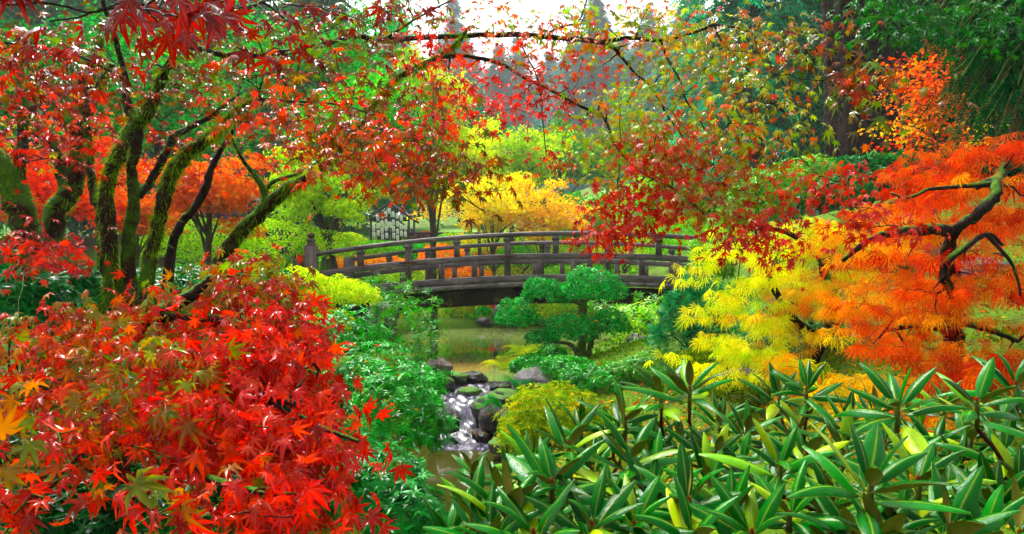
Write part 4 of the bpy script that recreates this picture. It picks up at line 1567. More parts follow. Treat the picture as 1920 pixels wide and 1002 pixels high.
bush("leafy_shrub", "green shrub glimpsed between yellow and orange maples", "bush", [(1600, 470, 7.6, 90, 60), (1660, 560, 6.8, 70, 35)], 1300, NARROW, .07, pal('14a03c 22b448 0c8030', .5), whorl=5, mk=GLOSS)

# left of the bridge
bush("barberry_bush", "yellow-green small-leaved bush in front of the bridge's left end", "bush", [(612, 555, 8.6, 66, 36), (560, 545, 8.4, 60, 40), (660, 560, 9.0, 50, 34), (600, 610, 8.2, 60, 34)], 7500, BOX, .042, pal('c0e010 d8e818 9cd00c f0ec28 80c00c', .78), mk=dict(rough=.4, spec=.4, trans=.4, rib=0))
bush("leafy_shrub", "fresh green shrub behind the bridge's left end post", "bush", [(520, 455, 12.5, 90, 42), (610, 470, 13.0, 60, 35), (470, 490, 12.0, 60, 40), (400, 455, 13, 90, 42), (330, 470, 13, 80, 40)], 10000, BOX, .055, pal('a4dc18 84d014 c4e824 60bc18 d8f040', .82), mk=dict(rough=.4, spec=.4, trans=.4, rib=0))
upright_bush("thin_branched_shrub", "thin-branched glossy shrub leaning over the water below the bridge", (770, 605, 75, 70, 8.4, 9.2), 80, 5, .062, pal('22b02c 40bc24 109828 70cc20', .52))
upright_bush("thin_branched_shrub", "broad-leaved green shrub climbing the bridge's left abutment", (730, 545, 55, 35, 9.6, 10.3), 45, 5, .07, pal('48bc20 70cc24 28a428', .54))


# glossy pieris on the left bank of the stream
def pieris(label, blobs, n, size, nobj, palette, group):
    B = [blob(*b) for b in blobs]
    c0 = np.mean([b[0] for b in B], 0)
    root = thing("pieris_bush", label, "bush", (c0[0], c0[1], gz(c0[0], c0[1])), group)
    sets, cent = [], []
    area = np.array([b[1][0] * b[1][2] for b in B])
    for (c, r), w in zip(B, area / area.sum()):
        P, nd = shell(c, r, int(n * w), lump=.22, thick=.45, low=-.5)
        cent.append(P[rng.random(len(P)) < .25])
        nd = unit(nd * .7 + np.array([0, -.15, .7]) + rng.normal(size=P.shape) * .25)
        sets.append(whorl_leaves(P, nd, 8, NARROW, size, palette, open_=.25))
    cent = np.concatenate(cent)
    b0 = np.array(root.location)
    skel = np.stack([np.append(b0 + (c0 - b0) * t, .03) for t in np.linspace(0, .8, 6)])
    acc, _, _ = grow(skel, cent, .002, .014)
    acc.obj("stems", M_BARK_RED, root, sm=True, kind="stuff")
    put_leaves(root, sets, nobj, "foliage", **GLOSS)


PIE = pal('10a824 1cbc28 0a8c1c 38cc34 0c7418 34b81c', .6)
pieris("glossy green bush spilling over the stream's left bank", [(752, 785, 5.2, 85, 90), (700, 720, 5.8, 100, 75), (795, 725, 6.2, 45, 38), (805, 805, 5.0, 40, 42), (650, 640, 6.4, 75, 60)], 1250, .055, 300, PIE, None)
pieris("dark glossy bush low beside the brown pool", [(700, 930, 4.0, 110, 90), (770, 965, 3.7, 65, 55), (620, 850, 4.4, 90, 90)], 800, .055, 300, pal('0a9028 10a430 087420 20b438', .52), None)
bush("leafy_shrub", "dark green shrub behind the red maple at the left edge", "bush", [(40, 600, 3.6, 100, 90), (110, 540, 4.6, 70, 50), (0, 520, 4.2, 80, 60)], 500, NARROW, .085, pal('0c7c2c 149038 085c20 24a040', .5), whorl=6, mk=GLOSS)
bush("leafy_shrub", "dark green undergrowth below the mossy stems", "bush", [(330, 560, 5.5, 140, 60), (480, 560, 6.0, 90, 60), (420, 640, 4.6, 130, 60)], 1100, NARROW, .07, pal('0c8428 149830 3ca820 085c20', .5), whorl=6, mk=GLOSS)
bush("leafy_shrub", "dark green undergrowth deep under the red maple", "bush", [(330, 800, 3.0, 220, 110), (120, 840, 2.6, 160, 110), (520, 760, 3.4, 120, 110), (300, 950, 2.4, 220, 80), (80, 980, 2.2, 150, 80)], 1300, NARROW, .06, pal('0a6420 0e7428 084c18', .5), whorl=6, mk=GLOSS)

# ------------------------------------------------------------------ the mossy maple whose canopy frames the view
def build_maple():
    D = 4.2
    base = np.array([(245 - CX) / F * D, D, 0])
    root = thing("japanese_maple", "mossy many-stemmed maple whose red and olive canopy arches over the view", "tree", (base[0], D, gz(base[0], D)))
    g = [(235, 905, D), (250, 905, D)]
    S = []
    mossy = []

    def L(name, pts, mat=M_BARK_MAPLE, moss=0, **kw):
        s = limb(root, name, [(a, b, c, r * .70) for a, b, c, r in pts], mat, **kw)
        S.append(s)
        if moss:
            mossy.append((s, moss))
        return s
    L("trunk", [(225, 900, 4.2, 30), (214, 640, 4.2, 23), (208, 540, 4.2, 20), (203, 430, 4.2, 20), (200, 350, 4.15, 18), (222, 290, 4.15, 17), (245, 240, 4.2, 16)], moss=1.0)
    L("trunk", [(240, 900, 4.25, 26), (240, 540, 4.25, 19), (244, 440, 4.25, 17), (250, 375, 4.25, 15), (246, 320, 4.25, 13), (255, 275, 4.2, 14), (257, 228, 4.2, 17)], moss=.35)
    L("branch", [(257, 232, 4.2, 16), (275, 212, 4.2, 17), (296, 165, 4.1, 15), (312, 130, 4.05, 11), (338, 80, 4.0, 9), (362, 30, 3.9, 8), (380, -30, 3.8, 6)], moss=.55)
    L("branch", [(254, 232, 4.2, 14), (238, 195, 4.2, 13), (236, 150, 4.15, 8), (220, 90, 4.1, 7), (204, 40, 4.0, 6), (186, -20, 3.9, 5)], M_BARK_BARE, moss=.2)
    L("trunk", [(262, 900, 4.1, 24), (272, 560, 4.1, 19), (290, 450, 4.1, 17), (306, 380, 4.05, 18), (322, 325, 4.0, 19), (352, 288, 3.95, 17), (392, 258, 3.9, 15), (418, 236, 3.85, 12), (452, 202, 3.8, 11), (486, 186, 3.75, 6)], moss=1.0)
    L("branch", [(486, 186, 3.75, 6), (540, 190, 3.65, 4.5), (600, 192, 3.6, 4), (650, 200, 3.55, 3), (700, 215, 3.5, 2.5)], M_BARK_BARE)
    L("branch", [(250, 375, 4.25, 13), (280, 345, 4.3, 11), (304, 300, 4.3, 11), (325, 260, 4.3, 10), (352, 242, 4.25, 8), (400, 215, 4.2, 7), (430, 190, 4.1, 5)], M_BARK_BARE, moss=.25)
    L("trunk", [(300, 900, 4.6, 20), (315, 520, 4.6, 14), (335, 430, 4.6, 11), (362, 395, 4.6, 11), (386, 352, 4.6, 11), (397, 315, 4.6, 9), (412, 285, 4.6, 7), (440, 240, 4.5, 5)], M_BARK_BARE)
    e = L("trunk", [(320, 900, 4.4, 28), (395, 560, 4.4, 21), (430, 462, 4.4, 20), (482, 405, 4.35, 19), (530, 362, 4.3, 17), (580, 332, 4.2, 14), (620, 300, 4.1, 11), (645, 270, 4.05, 10), (680, 232, 4.0, 9), (700, 200, 3.95, 8), (740, 150, 3.9, 8), (786, 125, 3.85, 7.5), (848, 90, 3.8, 6), (880, 50, 3.7, 4)], moss=.75)
    L("branch", [(498, 388, 4.35, 11), (492, 350, 4.35, 9), (470, 320, 4.35, 6), (448, 288, 4.3, 4.5), (430, 250, 4.2, 3)], moss=.6)
    L("branch", [(500, 385, 4.35, 7), (506, 345, 4.4, 6), (560, 325, 4.5, 4), (600, 300, 4.5, 3)], moss=.5)
    # the long limbs reaching across the top
    L("branch", [(338, 80, 4.0, 9), (430, 105, 4.0, 8), (520, 100, 4.0, 8), (614, 81, 3.95, 7.5), (659, 67, 3.9, 7), (720, 74, 3.85, 7), (850, 68, 3.8, 7), (960, 65, 3.75, 7), (1010, 68, 3.75, 7), (1100, 76, 3.7, 6.5), (1130, 79, 3.7, 6.5), (1180, 71, 3.7, 5.5), (1240, 76, 3.7, 5), (1300, 61, 3.7, 4.5), (1338, 46, 3.7, 4)], M_BARK_BARE, wob=.08, m=120)
    L("branch", [(786, 125, 3.85, 6), (848, 105, 3.8, 5.5), (901, 110, 3.75, 5.5), (942, 121, 3.75, 5), (987, 148, 3.7, 4.5), (1036, 171, 3.7, 4.5), (1100, 205, 3.65, 4), (1125, 213, 3.65, 4), (1140, 236, 3.6, 3.8), (1150, 267, 3.6, 3.6), (1182, 306, 3.55, 3.2), (1208, 327, 3.5, 3), (1239, 343, 3.5, 2.8), (1275, 360, 3.45, 2.4), (1310, 390, 3.4, 2)], M_BARK_BARE, wob=.08, m=90)
    L("branch", [(1130, 80, 3.7, 5), (1152, 92, 3.7, 4.5), (1166, 108, 3.7, 4), (1190, 137, 3.65, 3.5), (1214, 156, 3.65, 3.2), (1236, 188, 3.6, 2.8), (1252, 218, 3.6, 2.5), (1278, 255, 3.55, 2.2), (1292, 296, 3.5, 2)], M_BARK_BARE)
    L("branch", [(1240, 78, 3.7, 3.5), (1252, 112, 3.7, 3), (1276, 152, 3.65, 2.6), (1286, 188, 3.6, 2.4), (1312, 225, 3.6, 2.1), (1342, 282, 3.5, 1.9), (1392, 335, 3.4, 1.6), (1440, 390, 3.3, 1.4)], M_BARK_BARE)
    L("branch", [(1338, 46, 3.7, 3.5), (1356, 82, 3.65, 3), (1390, 116, 3.6, 2.8), (1420, 156, 3.5, 2.5), (1442, 188, 3.45, 2.2), (1472, 215, 3.4, 2), (1490, 280, 3.3, 1.8), (1545, 340, 3.2, 1.5), (1600, 400, 3.1, 1.3)], M_BARK_BARE)
    L("branch", [(1338, 46, 3.7, 3.5), (1400, 56, 3.6, 3.2), (1432, 76, 3.5, 3), (1482, 102, 3.3, 2.6), (1525, 122, 3.1, 2.3), (1566, 160, 2.9, 2), (1622, 205, 2.7, 1.7)], M_BARK_BARE)
    L("branch", [(1030, 60, 3.75, 3.5), (1055, 50, 3.7, 3), (1085, 40, 3.7, 2.5), (1100, 0, 3.6, 2), (1105, -40, 3.5, 1.6)], M_BARK_BARE)
    L("branch", [(965, 60, 3.75, 3), (985, 100, 3.75, 2.4), (1010, 155, 3.7, 2), (1018, 230, 3.65, 1.8), (1024, 290, 3.6, 1.4)], M_BARK_BARE)
    L("branch", [(720, 74, 3.85, 4), (790, 30, 3.7, 3), (860, -5, 3.6, 2.2), (930, -30, 3.5, 1.8)], M_BARK_BARE)
    L("branch", [(362, 30, 3.9, 6), (330, -20, 3.4, 5), (300, -60, 2.4, 4), (280, -30, 1.5, 3), (270, 10, 1.15, 2.4)], M_BARK_BARE)
    L("branch", [(338, 82, 4.0, 6), (420, 40, 3.6, 5), (500, 0, 2.8, 4), (540, 10, 2.2, 3)], M_BARK_BARE)
    L("branch", [(236, 150, 4.15, 6), (160, 110, 3.8, 4), (80, 90, 3.2, 3.2), (10, 80, 2.7, 2.6)], M_BARK_BARE)
    L("branch", [(700, 200, 3.95, 5), (745, 260, 3.7, 3.4), (800, 320, 3.45, 2.6), (860, 365, 3.3, 2), (905, 395, 3.2, 1.5)], M_BARK_BARE)
    skel = np.concatenate(S)

    MAR = pal('b41008 8c0c08 c01c10 701008 903410 d41808 4c600c', .5)
    OLR = pal('6c3810 982c10 60700c b02810 7c5410 a44414 54800c 70980c', .54)
    OLV = pal('98b010 74a010 b8b818 b08810 d84c10 88a010 f03008', .6)
    RED = pal('f01408 e41c08 ff2c0c c81008 f43c10', .62)
    REDOR = pal('f41c08 e83810 ff4c10 c02c08 d85810 8c8c14', .6)
    GRO = pal('9ccc10 7cb810 c0d018 d0a810 e86010 f42c0c 8cc414', .62)
    REG = [  # region, palette, clusters, leaves per cluster, spread, leaf size, droop, face
        ((200, 110, 230, 85, 3.0, 5.0), OLR, 66, 11, .15, .066, .35),
        ((60, 130, 110, 80, 2.2, 3.2), MAR, 30, 11, .13, .062, .4),
        ((120, 215, 140, 40, 3.4, 5.0), RED, 22, 9, .12, .06, .45),
        ((420, 120, 180, 90, 2.9, 4.8), OLR, 62, 11, .15, .066, .35),
        ((380, 235, 160, 55, 3.9, 5.2), MAR, 32, 10, .13, .06, .4),
        ((330, 300, 120, 60, 4.6, 5.4), RED, 24, 10, .14, .058, .45),
        ((560, 215, 130, 70, 2.7, 3.8), REDOR, 44, 10, .13, .060, .4),
        ((600, 110, 130, 80, 2.8, 4.0), OLR, 40, 10, .13, .060, .4),
        ((720, 60, 120, 70, 3.0, 4.0), OLR, 34, 10, .13, .058, .4),
        ((690, 240, 130, 75, 2.6, 3.6), OLR, 48, 10, .12, .060, .5),
        ((770, 300, 110, 70, 2.5, 3.4), REDOR, 46, 10, .11, .058, .6),
        ((840, 330, 75, 65, 2.5, 3.3), OLR, 34, 10, .10, .056, .65),
        ((690, 330, 100, 50, 2.8, 3.8), GRO, 26, 9, .12, .056, .5),
        ((600, 290, 80, 40, 3.2, 4.2), REDOR, 20, 9, .12, .056, .45),
        ((870, 190, 90, 85, 3.5, 4.2), RED, 40, 11, .11, .050, .55),
        ((830, 90, 100, 60, 3.2, 4.0), RED, 20, 9, .11, .050, .5),
        ((1010, 40, 110, 50, 3.4, 4.0), GRO, 30, 9, .11, .048, .45),
        ((1050, 110, 110, 60, 3.4, 4.0), REDOR, 36, 9, .11, .048, .5),
        ((1000, 190, 70, 60, 3.4, 3.9), RED, 22, 9, .10, .048, .55),
        ((1120, 60, 100, 55, 3.4, 4.0), GRO, 34, 9, .12, .050, .45),
        ((1250, 50, 110, 55, 3.3, 4.0), GRO, 44, 10, .12, .050, .45),
        ((1330, 120, 100, 70, 3.2, 3.9), OLV, 44, 10, .12, .050, .5),
        ((1130, 230, 90, 60, 3.3, 3.8), GRO, 36, 9, .11, .048, .5),
        ((1240, 210, 100, 60, 3.2, 3.8), GRO, 44, 10, .11, .048, .5),
        ((1200, 300, 100, 50, 3.2, 3.7), GRO, 44, 10, .11, .048, .55),
        ((1300, 290, 100, 60, 3.0, 3.6), REDOR, 44, 10, .11, .050, .6),
        ((1180, 400, 75, 45, 3.2, 3.6), RED, 40, 11, .09, .048, .7),
        ((1150, 440, 40, 25, 3.2, 3.5), RED, 16, 10, .08, .048, .8),
        ((1260, 370, 70, 45, 3.1, 3.6), RED, 32, 10, .10, .048, .7),
        ((1370, 350, 85, 65, 2.9, 3.5), OLV, 40, 10, .11, .050, .6),
        ((1390, 430, 70, 35, 2.9, 3.3), RED, 26, 10, .10, .050, .7),
        ((1420, 100, 90, 60, 2.9, 3.6), OLV, 26, 10, .12, .052, .5),
        ((1400, 230, 90, 70, 2.9, 3.5), GRO, 40, 10, .12, .050, .55),
        ((1530, 120, 60, 60, 2.5, 3.1), OLR, 12, 10, .11, .054, .55),
        ((1620, 200, 55, 75, 2.3, 2.9), OLR, 14, 10, .10, .056, .6),
        ((1480, 300, 60, 50, 2.8, 3.3), OLV, 14, 8, .11, .050, .55),
        ((1570, 370, 70, 55, 2.7, 3.2), RED, 22, 9, .10, .048, .65),
        ((1640, 420, 55, 40, 2.6, 3.0), RED, 14, 9, .09, .048, .7),
        ((1450, 470, 60, 30, 2.8, 3.2), RED, 10, 8, .09, .046, .7),
        ((1020, 290, 45, 60, 3.4, 3.7), RED, 8, 6, .09, .046, .6),
    ]
    sets, targ = [], []
    for (r, p, n, per, sp, size, dr) in REG:
        n = max(3, int(n * (.75 if 830 < r[0] < 1100 and r[1] < 200 else .5 if 830 < r[0] < 1320 and r[1] < 260 else .55 if r[0] < 900 else .72)))
        c = reg(*r, n)
        targ.append(c)
        sets += sprays_v(c, per, sp, size, dr, .45, (0, -.25, .9), p)
    # big wet leaves close overhead
    for (r, n, per) in (((90, 25, 90, 35, 1.0, 1.25), 3, 2), ((265, 25, 60, 35, .95, 1.2), 3, 3), ((330, 50, 40, 30, .95, 1.2), 2, 2), ((440, 20, 60, 30, 1.3, 1.7), 5, 4), ((520, 95, 40, 30, 1.7, 2.1), 3, 4), ((700, 20, 60, 20, 2.0, 2.4), 4, 4)):
        c = reg(*r, n)
        targ.append(c)
        sets += sprays_v(c, per, .045, .07, .75, .3, (.1, -.55, .7), pal('c80c0c a00808 d81810 881010', .42), outward=(.25, -.2, 0))
    # fallen-star single leaves
    acc, dirs, _ = grow(skel, np.concatenate(targ), .0016, .008, sag=.04)
    acc.obj("twigs", M_BARK_TWIG, root, sm=True, kind="stuff")
    put_leaves(root, sets, 300, "crown", rough=.16, spec=1.0, trans=.42, rib=.5)
    put_moss(root, [moss_on(root, s, int(6500 * k), .030 if k > .5 else .02, .8) for s, k in mossy])


build_maple()


def side_maple(label, stems, tops, palette, seed_regs, leaf, group):
    b = W(*stems[0][0][0][:3])
    root = thing("mossy_maple", label, "tree", (b[0], b[1], gz(b[0], b[1])), group)
    S, ms = [], []
    for i, (st, k) in enumerate(stems):
        s = limb(root, "trunk" if i == 0 else "branch", [(a, b_, c, r * .78) for a, b_, c, r in st], M_BARK_MAPLE)
        S.append(s)
        if k:
            ms.append(moss_on(root, s, int(5000 * k), .028, .6))
    sets, targ = [], []
    for r, n in seed_regs:
        c = reg(*r, n)
        targ.append(c)
        sets.append(sprays(c, 9, .14, leaf, .45, .4, (0, -.2, .9), palette))
    acc, _, _ = grow(np.concatenate(S), np.concatenate(targ), .002, .01)
    acc.obj("twigs", M_BARK_TWIG, root, sm=True, kind="stuff")
    put_leaves(root, sets, 0, "crown", rough=.28, spec=.55, trans=.4, rib=.4)
    put_moss(root, ms)


side_maple("thick mossy trunk at the left edge with a bare upright stem", [([(75, 830, 4.0, 38), (66, 570, 4.0, 30), (52, 440, 4.0, 29), (30, 370, 4.0, 30), (8, 320, 4.0, 27), (-30, 270, 4.0, 24)], 1.0),
                                                                ([(38, 400, 4.0, 14), (40, 290, 4.05, 12), (42, 200, 4.1, 11), (36, 130, 4.1, 9), (30, 40, 4.1, 7)], .2)],
           None, pal('c81808 a41408 e82808', .58), [((30, 280, 70, 40, 3.0, 4.4), 12), ((-40, 180, 90, 60, 3.0, 4.4), 10), ((60, 470, 70, 40, 3.2, 3.9), 14)], .062, "mossy maples at the left")
side_maple("slanting mossy trunk behind the left edge trunk, forked low", [([(80, 800, 5.2, 30), (98, 430, 5.2, 24), (128, 372, 5.2, 22), (145, 310, 5.2, 20), (150, 230, 5.2, 20), (162, 150, 5.2, 15), (190, 70, 5.2, 10)], .8),
                                                                   ([(125, 372, 5.2, 15), (112, 310, 5.2, 14), (92, 250, 5.2, 11), (56, 195, 5.2, 9)], .3),
                                                                   ([(150, 235, 5.2, 12), (190, 160, 5.1, 11), (210, 120, 5.0, 8)], .4)],
           None, pal('a8a810 c8b818 8c9c10 d83810', .56), [((60, 250, 80, 50, 4.6, 5.6), 14), ((170, 200, 70, 40, 4.6, 5.6), 10)], .062, "mossy maples at the left")
side_maple("slim dark stem left of the main mossy stems", [([(195, 860, 5.0, 16), (192, 440, 5.0, 12), (178, 370, 5.0, 11), (168, 300, 5.0, 9), (165, 230, 5.0, 6)], .2)],
           None, pal('e82c08 c81c08', .58), [((160, 260, 60, 50, 4.6, 5.4), 10)], .06, "mossy maples at the left")


# ------------------------------------------------------------------ red maple spilling into the lower left
def build_red_maple():
    b = np.array([-1.35, 2.3, 0])
    root = thing("red_maple_shrub", "low wet red maple spilling bright scarlet leaves into the lower left corner", "maple", (b[0], b[1], gz(b[0], b[1])))
    S = []
    for st in ([(215, 1250, 2.3, 34), (220, 800, 2.2, 24), (240, 640, 2.2, 18), (300, 590, 2.15, 14), (370, 545, 2.1, 11), (395, 520, 2.1, 8)],
               [(222, 800, 2.2, 17), (130, 760, 1.9, 12), (60, 720, 1.7, 8)], [(232, 680, 2.2, 14), (340, 700, 1.9, 10), (450, 720, 1.7, 8), (560, 760, 1.55, 6)],
               [(222, 790, 2.2, 15), (300, 860, 1.6, 10), (400, 900, 1.3, 8), (520, 930, 1.2, 6)], [(300, 592, 2.15, 10), (420, 600, 2.0, 8), (520, 640, 1.9, 6), (600, 690, 1.8, 4)],
               [(222, 780, 2.2, 12), (140, 860, 1.5, 9), (60, 930, 1.2, 7)], [(450, 720, 1.7, 6), (600, 800, 1.5, 5), (680, 830, 1.45, 3)]):
        S.append(limb(root, "trunk" if not S else "branch", st, M_BARK_BARE))
    RED = pal('f00804 e00c04 fc1804 c40804 f82404 ff4008', .54)
    MIX = pal('e81404 f41c06 d02408 b86c10 8c9414 d81006 f44810 749410', .54)
    GRN_ = pal('7ca010 9cb014 c06410 d83c0c 6c9010 b08c10', .58)
    sets, targ = [], []
    # px, py, rx, ry, d0, d1, clusters, palette
    for (px, py, rx, ry, d0, d1, n, p) in [(300, 620, 200, 70, 1.9, 2.3, 50, MIX), (480, 600, 120, 70, 1.9, 2.3, 34, RED), (480, 525, 80, 50, 2.1, 2.5, 24, GRN_), (330, 560, 100, 30, 2.1, 2.4, 14, GRN_), (150, 680, 150, 80, 1.7, 2.1, 44, MIX), (60, 760, 90, 80, 1.4, 1.9, 26, MIX),
                                            (300, 700, 140, 70, 1.6, 2.0, 40, GRN_), (470, 700, 130, 80, 1.6, 2.0, 46, RED), (600, 700, 80, 80, 1.6, 2.0, 36, RED), (560, 610, 80, 40, 1.9, 2.3, 18, MIX),
                                            (230, 780, 130, 60, 1.35, 1.8, 30, MIX), (400, 790, 140, 60, 1.35, 1.75, 38, RED), (560, 800, 110, 60, 1.4, 1.8, 36, RED), (300, 870, 120, 55, 1.15, 1.5, 22, RED), (350, 960, 110, 50, 1.0, 1.3, 16, MIX),
                                            (610, 900, 70, 70, 1.2, 1.6, 24, RED), (570, 960, 100, 50, 1.1, 1.35, 20, RED), (40, 950, 80, 60, 1.1, 1.4, 18, RED), (60, 860, 90, 50, 1.2, 1.6, 18, MIX), (720, 785, 30, 18, 1.5, 1.7, 4, RED), (660, 860, 40, 40, 1.4, 1.7, 10, RED),
                                            (520, 520, 90, 50, 2.1, 2.5, 20, MIX), (600, 560, 60, 40, 2.2, 2.6, 10, MIX), (110, 600, 100, 35, 2.0, 2.4, 14, MIX), (80, 470, 80, 40, 2.8, 3.3, 12, RED), (620, 620, 70, 40, 2.0, 2.3, 12, RED)]:
        c = reg(px - (75 if px > 540 else 40 if px > 400 else 0), py + 8, rx, ry, d0, d1, max(3, int(n * (.4 if py > 820 and px < 380 else .75 if py > 820 else 1.0))))
        targ.append(c)
        sets += sprays_v(c, 6, .055, .055, .7, .55, (.05, -.5, .75), p, coher=.4, flat=.6, outward=(.05, -.15, 0))
    acc, _, _ = grow(np.concatenate(S), np.concatenate(targ), .0012, .006, sag=.05)
    acc.obj("twigs", M_BARK_RED, root, sm=True, kind="stuff")
    put_leaves(root, sets, 300, "crown", rough=.14, spec=.8, trans=.42, rib=.6)


build_red_maple()


# ------------------------------------------------------------------ laceleaf maples on the right
def lace_maple(label, limbs, regs, group, size, per=10, moss=.3):
    b = W(*limbs[0][0][:3])
    root = thing("laceleaf_maple", label, "tree", (b[0], b[1], gz(b[0], b[1])), group)
    S, ms = [], []
    for i, st in enumerate(limbs):
        s = limb(root, "trunk" if i == 0 else "branch", st, M_BARK_BARE, wob=.1)
        S.append(s)
        if i < 3:
            ms.append(moss_on(root, s, int(900 * moss), .012, .1))
    sets, targ = [], []
    for r, n, p in regs:
        pads = reg(*r, max(3, n // 11))
        k = np.repeat(pads, 6, 0)
        off = rng.normal(size=(len(k), 2)) * .19
        c = k + np.stack([off[:, 0], off[:, 1], -.9 * (off ** 2).sum(1) * 2 + rng.normal(size=len(k)) * .02], -1)
        targ.append(c)
        sets.append(sprays(c, per, .08, size, .95, .35, (-.15, -.45, .8), p, tm=LACE, coher=.8, flat=.22, outward=(-.2, -.25, 0)))
    acc, _, _ = grow(np.concatenate(S), np.concatenate(targ), .0016, .010, sag=.12)
    acc.obj("twigs", M_BARK_TWIG, root, sm=True, kind="stuff")
    put_leaves(root, sets, 0, "crown", rough=.4, spec=.4, trans=.34, rib=0)
    put_moss(root, ms)


LY = pal('f4f000 e4ec08 c8e408 fce810 a8d808', .76)
LYO = pal('f8d000 ffb800 e8d808 ff9800 f4c010', .64)
LO = pal('ff8000 ff9c08 ff6404 f04804 ffb410 d83c04', .66)
LR = pal('ff4404 f42c04 ff6c08 d81c04 ff8410 b41404', .62)
lace_maple("weeping laceleaf maple with yellow and lime threads left of the orange one",
           [[(1520, 800, 5.8, 20), (1515, 700, 5.8, 15), (1540, 640, 5.8, 12), (1560, 570, 5.9, 10), (1545, 500, 5.9, 9), (1570, 440, 6.0, 8), (1600, 420, 6.0, 6)],
            [(1545, 640, 5.8, 9), (1490, 600, 5.8, 7), (1450, 540, 5.8, 6), (1430, 480, 5.8, 4)], [(1550, 500, 5.9, 7), (1500, 450, 5.8, 5), (1440, 430, 5.7, 4), (1390, 470, 5.6, 3)]],
           [((1480, 430, 110, 50, 5.4, 6.3), 84, LY), ((1400, 510, 75, 60, 5.3, 6.0), 62, LY), ((1380, 590, 55, 70, 5.2, 5.8), 56, LY), ((1390, 660, 40, 35, 5.2, 5.6), 24, LY), ((1470, 560, 80, 50, 5.3, 6.0), 52, LYO), ((1560, 490, 90, 55, 5.4, 6.2), 62, LYO), ((1540, 550, 80, 40, 5.3, 6.0), 34, LYO), ((1600, 420, 90, 40, 5.6, 6.4), 40, LYO)],
           "laceleaf maples on the moss slope", .095, per=8)
lace_maple("mounded laceleaf maple with flame orange threads at the right edge",
           [[(1800, 800, 4.4, 22), (1792, 700, 4.4, 19), (1785, 620, 4.4, 17), (1790, 540, 4.45, 15), (1775, 480, 4.1, 12), (1792, 432, 3.8, 10), (1835, 402, 3.72, 10), (1866, 366, 3.72, 10), (1862, 340, 3.8, 8), (1828, 352, 3.9, 6)],
            [(1790, 435, 3.8, 12), (1740, 430, 3.75, 10), (1680, 436, 3.75, 9), (1630, 450, 3.8, 6), (1580, 490, 3.9, 4)], [(1866, 350, 3.8, 10), (1890, 300, 4.5, 8), (1920, 270, 4.5, 6)], [(1790, 560, 3.9, 9), (1768, 510, 3.7, 7), (1792, 478, 3.65, 6), (1850, 440, 3.7, 4), (1880, 460, 3.7, 3)],
            [(1740, 355, 3.75, 3), (1700, 372, 3.75, 2.5), (1670, 362, 3.8, 2)], [(1862, 345, 3.8, 6), (1800, 350, 3.78, 4), (1740, 355, 3.75, 3)], [(1850, 440, 3.7, 4), (1900, 500, 3.7, 3), (1915, 560, 3.7, 2)], [(1788, 620, 4.4, 9), (1720, 610, 4.2, 6), (1660, 620, 4.1, 4)], [(1790, 600, 4.4, 9), (1860, 620, 4.2, 6), (1910, 640, 4.1, 4)]],
           [((1850, 310, 110, 50, 4.0, 4.8), 66, LR), ((1740, 350, 90, 55, 3.9, 4.7), 30, LO), ((1750, 340, 90, 55, 3.9, 4.7), 30, LR), ((1890, 390, 70, 70, 3.9, 4.7), 56, LR), ((1680, 390, 60, 40, 3.9, 4.6), 32, LO), ((1790, 440, 90, 45, 3.8, 4.6), 40, LR), ((1690, 500, 80, 45, 3.8, 4.5), 46, LO), ((1880, 480, 70, 50, 3.8, 4.5), 44, LR), ((1640, 600, 80, 40, 3.8, 4.3), 44, LO), ((1760, 560, 80, 35, 3.8, 4.4), 20, LO),
            ((1750, 655, 110, 32, 3.7, 4.2), 30, LR), ((1880, 660, 60, 35, 3.7, 4.2), 20, LR), ((1690, 820, 40, 60, 3.4, 3.7), 14, LO), ((1620, 690, 60, 30, 3.7, 4.1), 16, LYO), ((1900, 270, 50, 30, 4.0, 4.6), 16, LR)],
           "laceleaf maples on the moss slope", .085, per=8)


def red_stems():
    b = W(1525, 690, 6.4)
    root = thing("red_stemmed_yew", "low yew with a fan of reddish brown stems under the laceleaf maples", "bush", (b[0], b[1], gz(b[0], b[1])))
    S = []
    for st in ([(1520, 720, 6.3, 12), (1530, 660, 6.3, 10), (1560, 620, 6.3, 7), (1600, 570, 6.4, 4)], [(1528, 665, 6.3, 8), (1500, 620, 6.3, 6), (1450, 590, 6.2, 4)], [(1535, 655, 6.3, 7), (1610, 630, 6.2, 5), (1680, 600, 6.2, 3)], [(1530, 660, 6.3, 7), (1520, 600, 6.3, 5), (1500, 560, 6.3, 3)]):
        S.append(limb(root, "stem", st, M_BARK_RED))
    c = np.concatenate([reg(1480, 620, 100, 55, 5.9, 6.6, 40), reg(1600, 600, 80, 40, 5.9, 6.6, 26), reg(1450, 670, 70, 30, 5.8, 6.3, 18)])
    acc, dirs, _ = grow(np.concatenate(S), c, .002, .008)
    acc.obj("twigs", M_BARK_TWIG, root, sm=True, kind="stuff")
    n = len(c) * 7
    cc = np.repeat(c, 7, 0) + rng.normal(size=(n, 3)) * .06
    ax = rng.normal(size=(n, 3)) * np.array([1, 1, .25])
    put_leaves(root, [(SPRAY, cc, frames(ax, np.array([0, -.2, 1]) + rng.normal(size=(n, 3)) * .25), .15 * np.exp(rng.normal(0, .2, n)), pick_cols(pal('0c8438 14983c 22a43c 0a6428', .5), n))], 0, "foliage", rough=.35, spec=.5, trans=.2, rib=0)


red_stems()


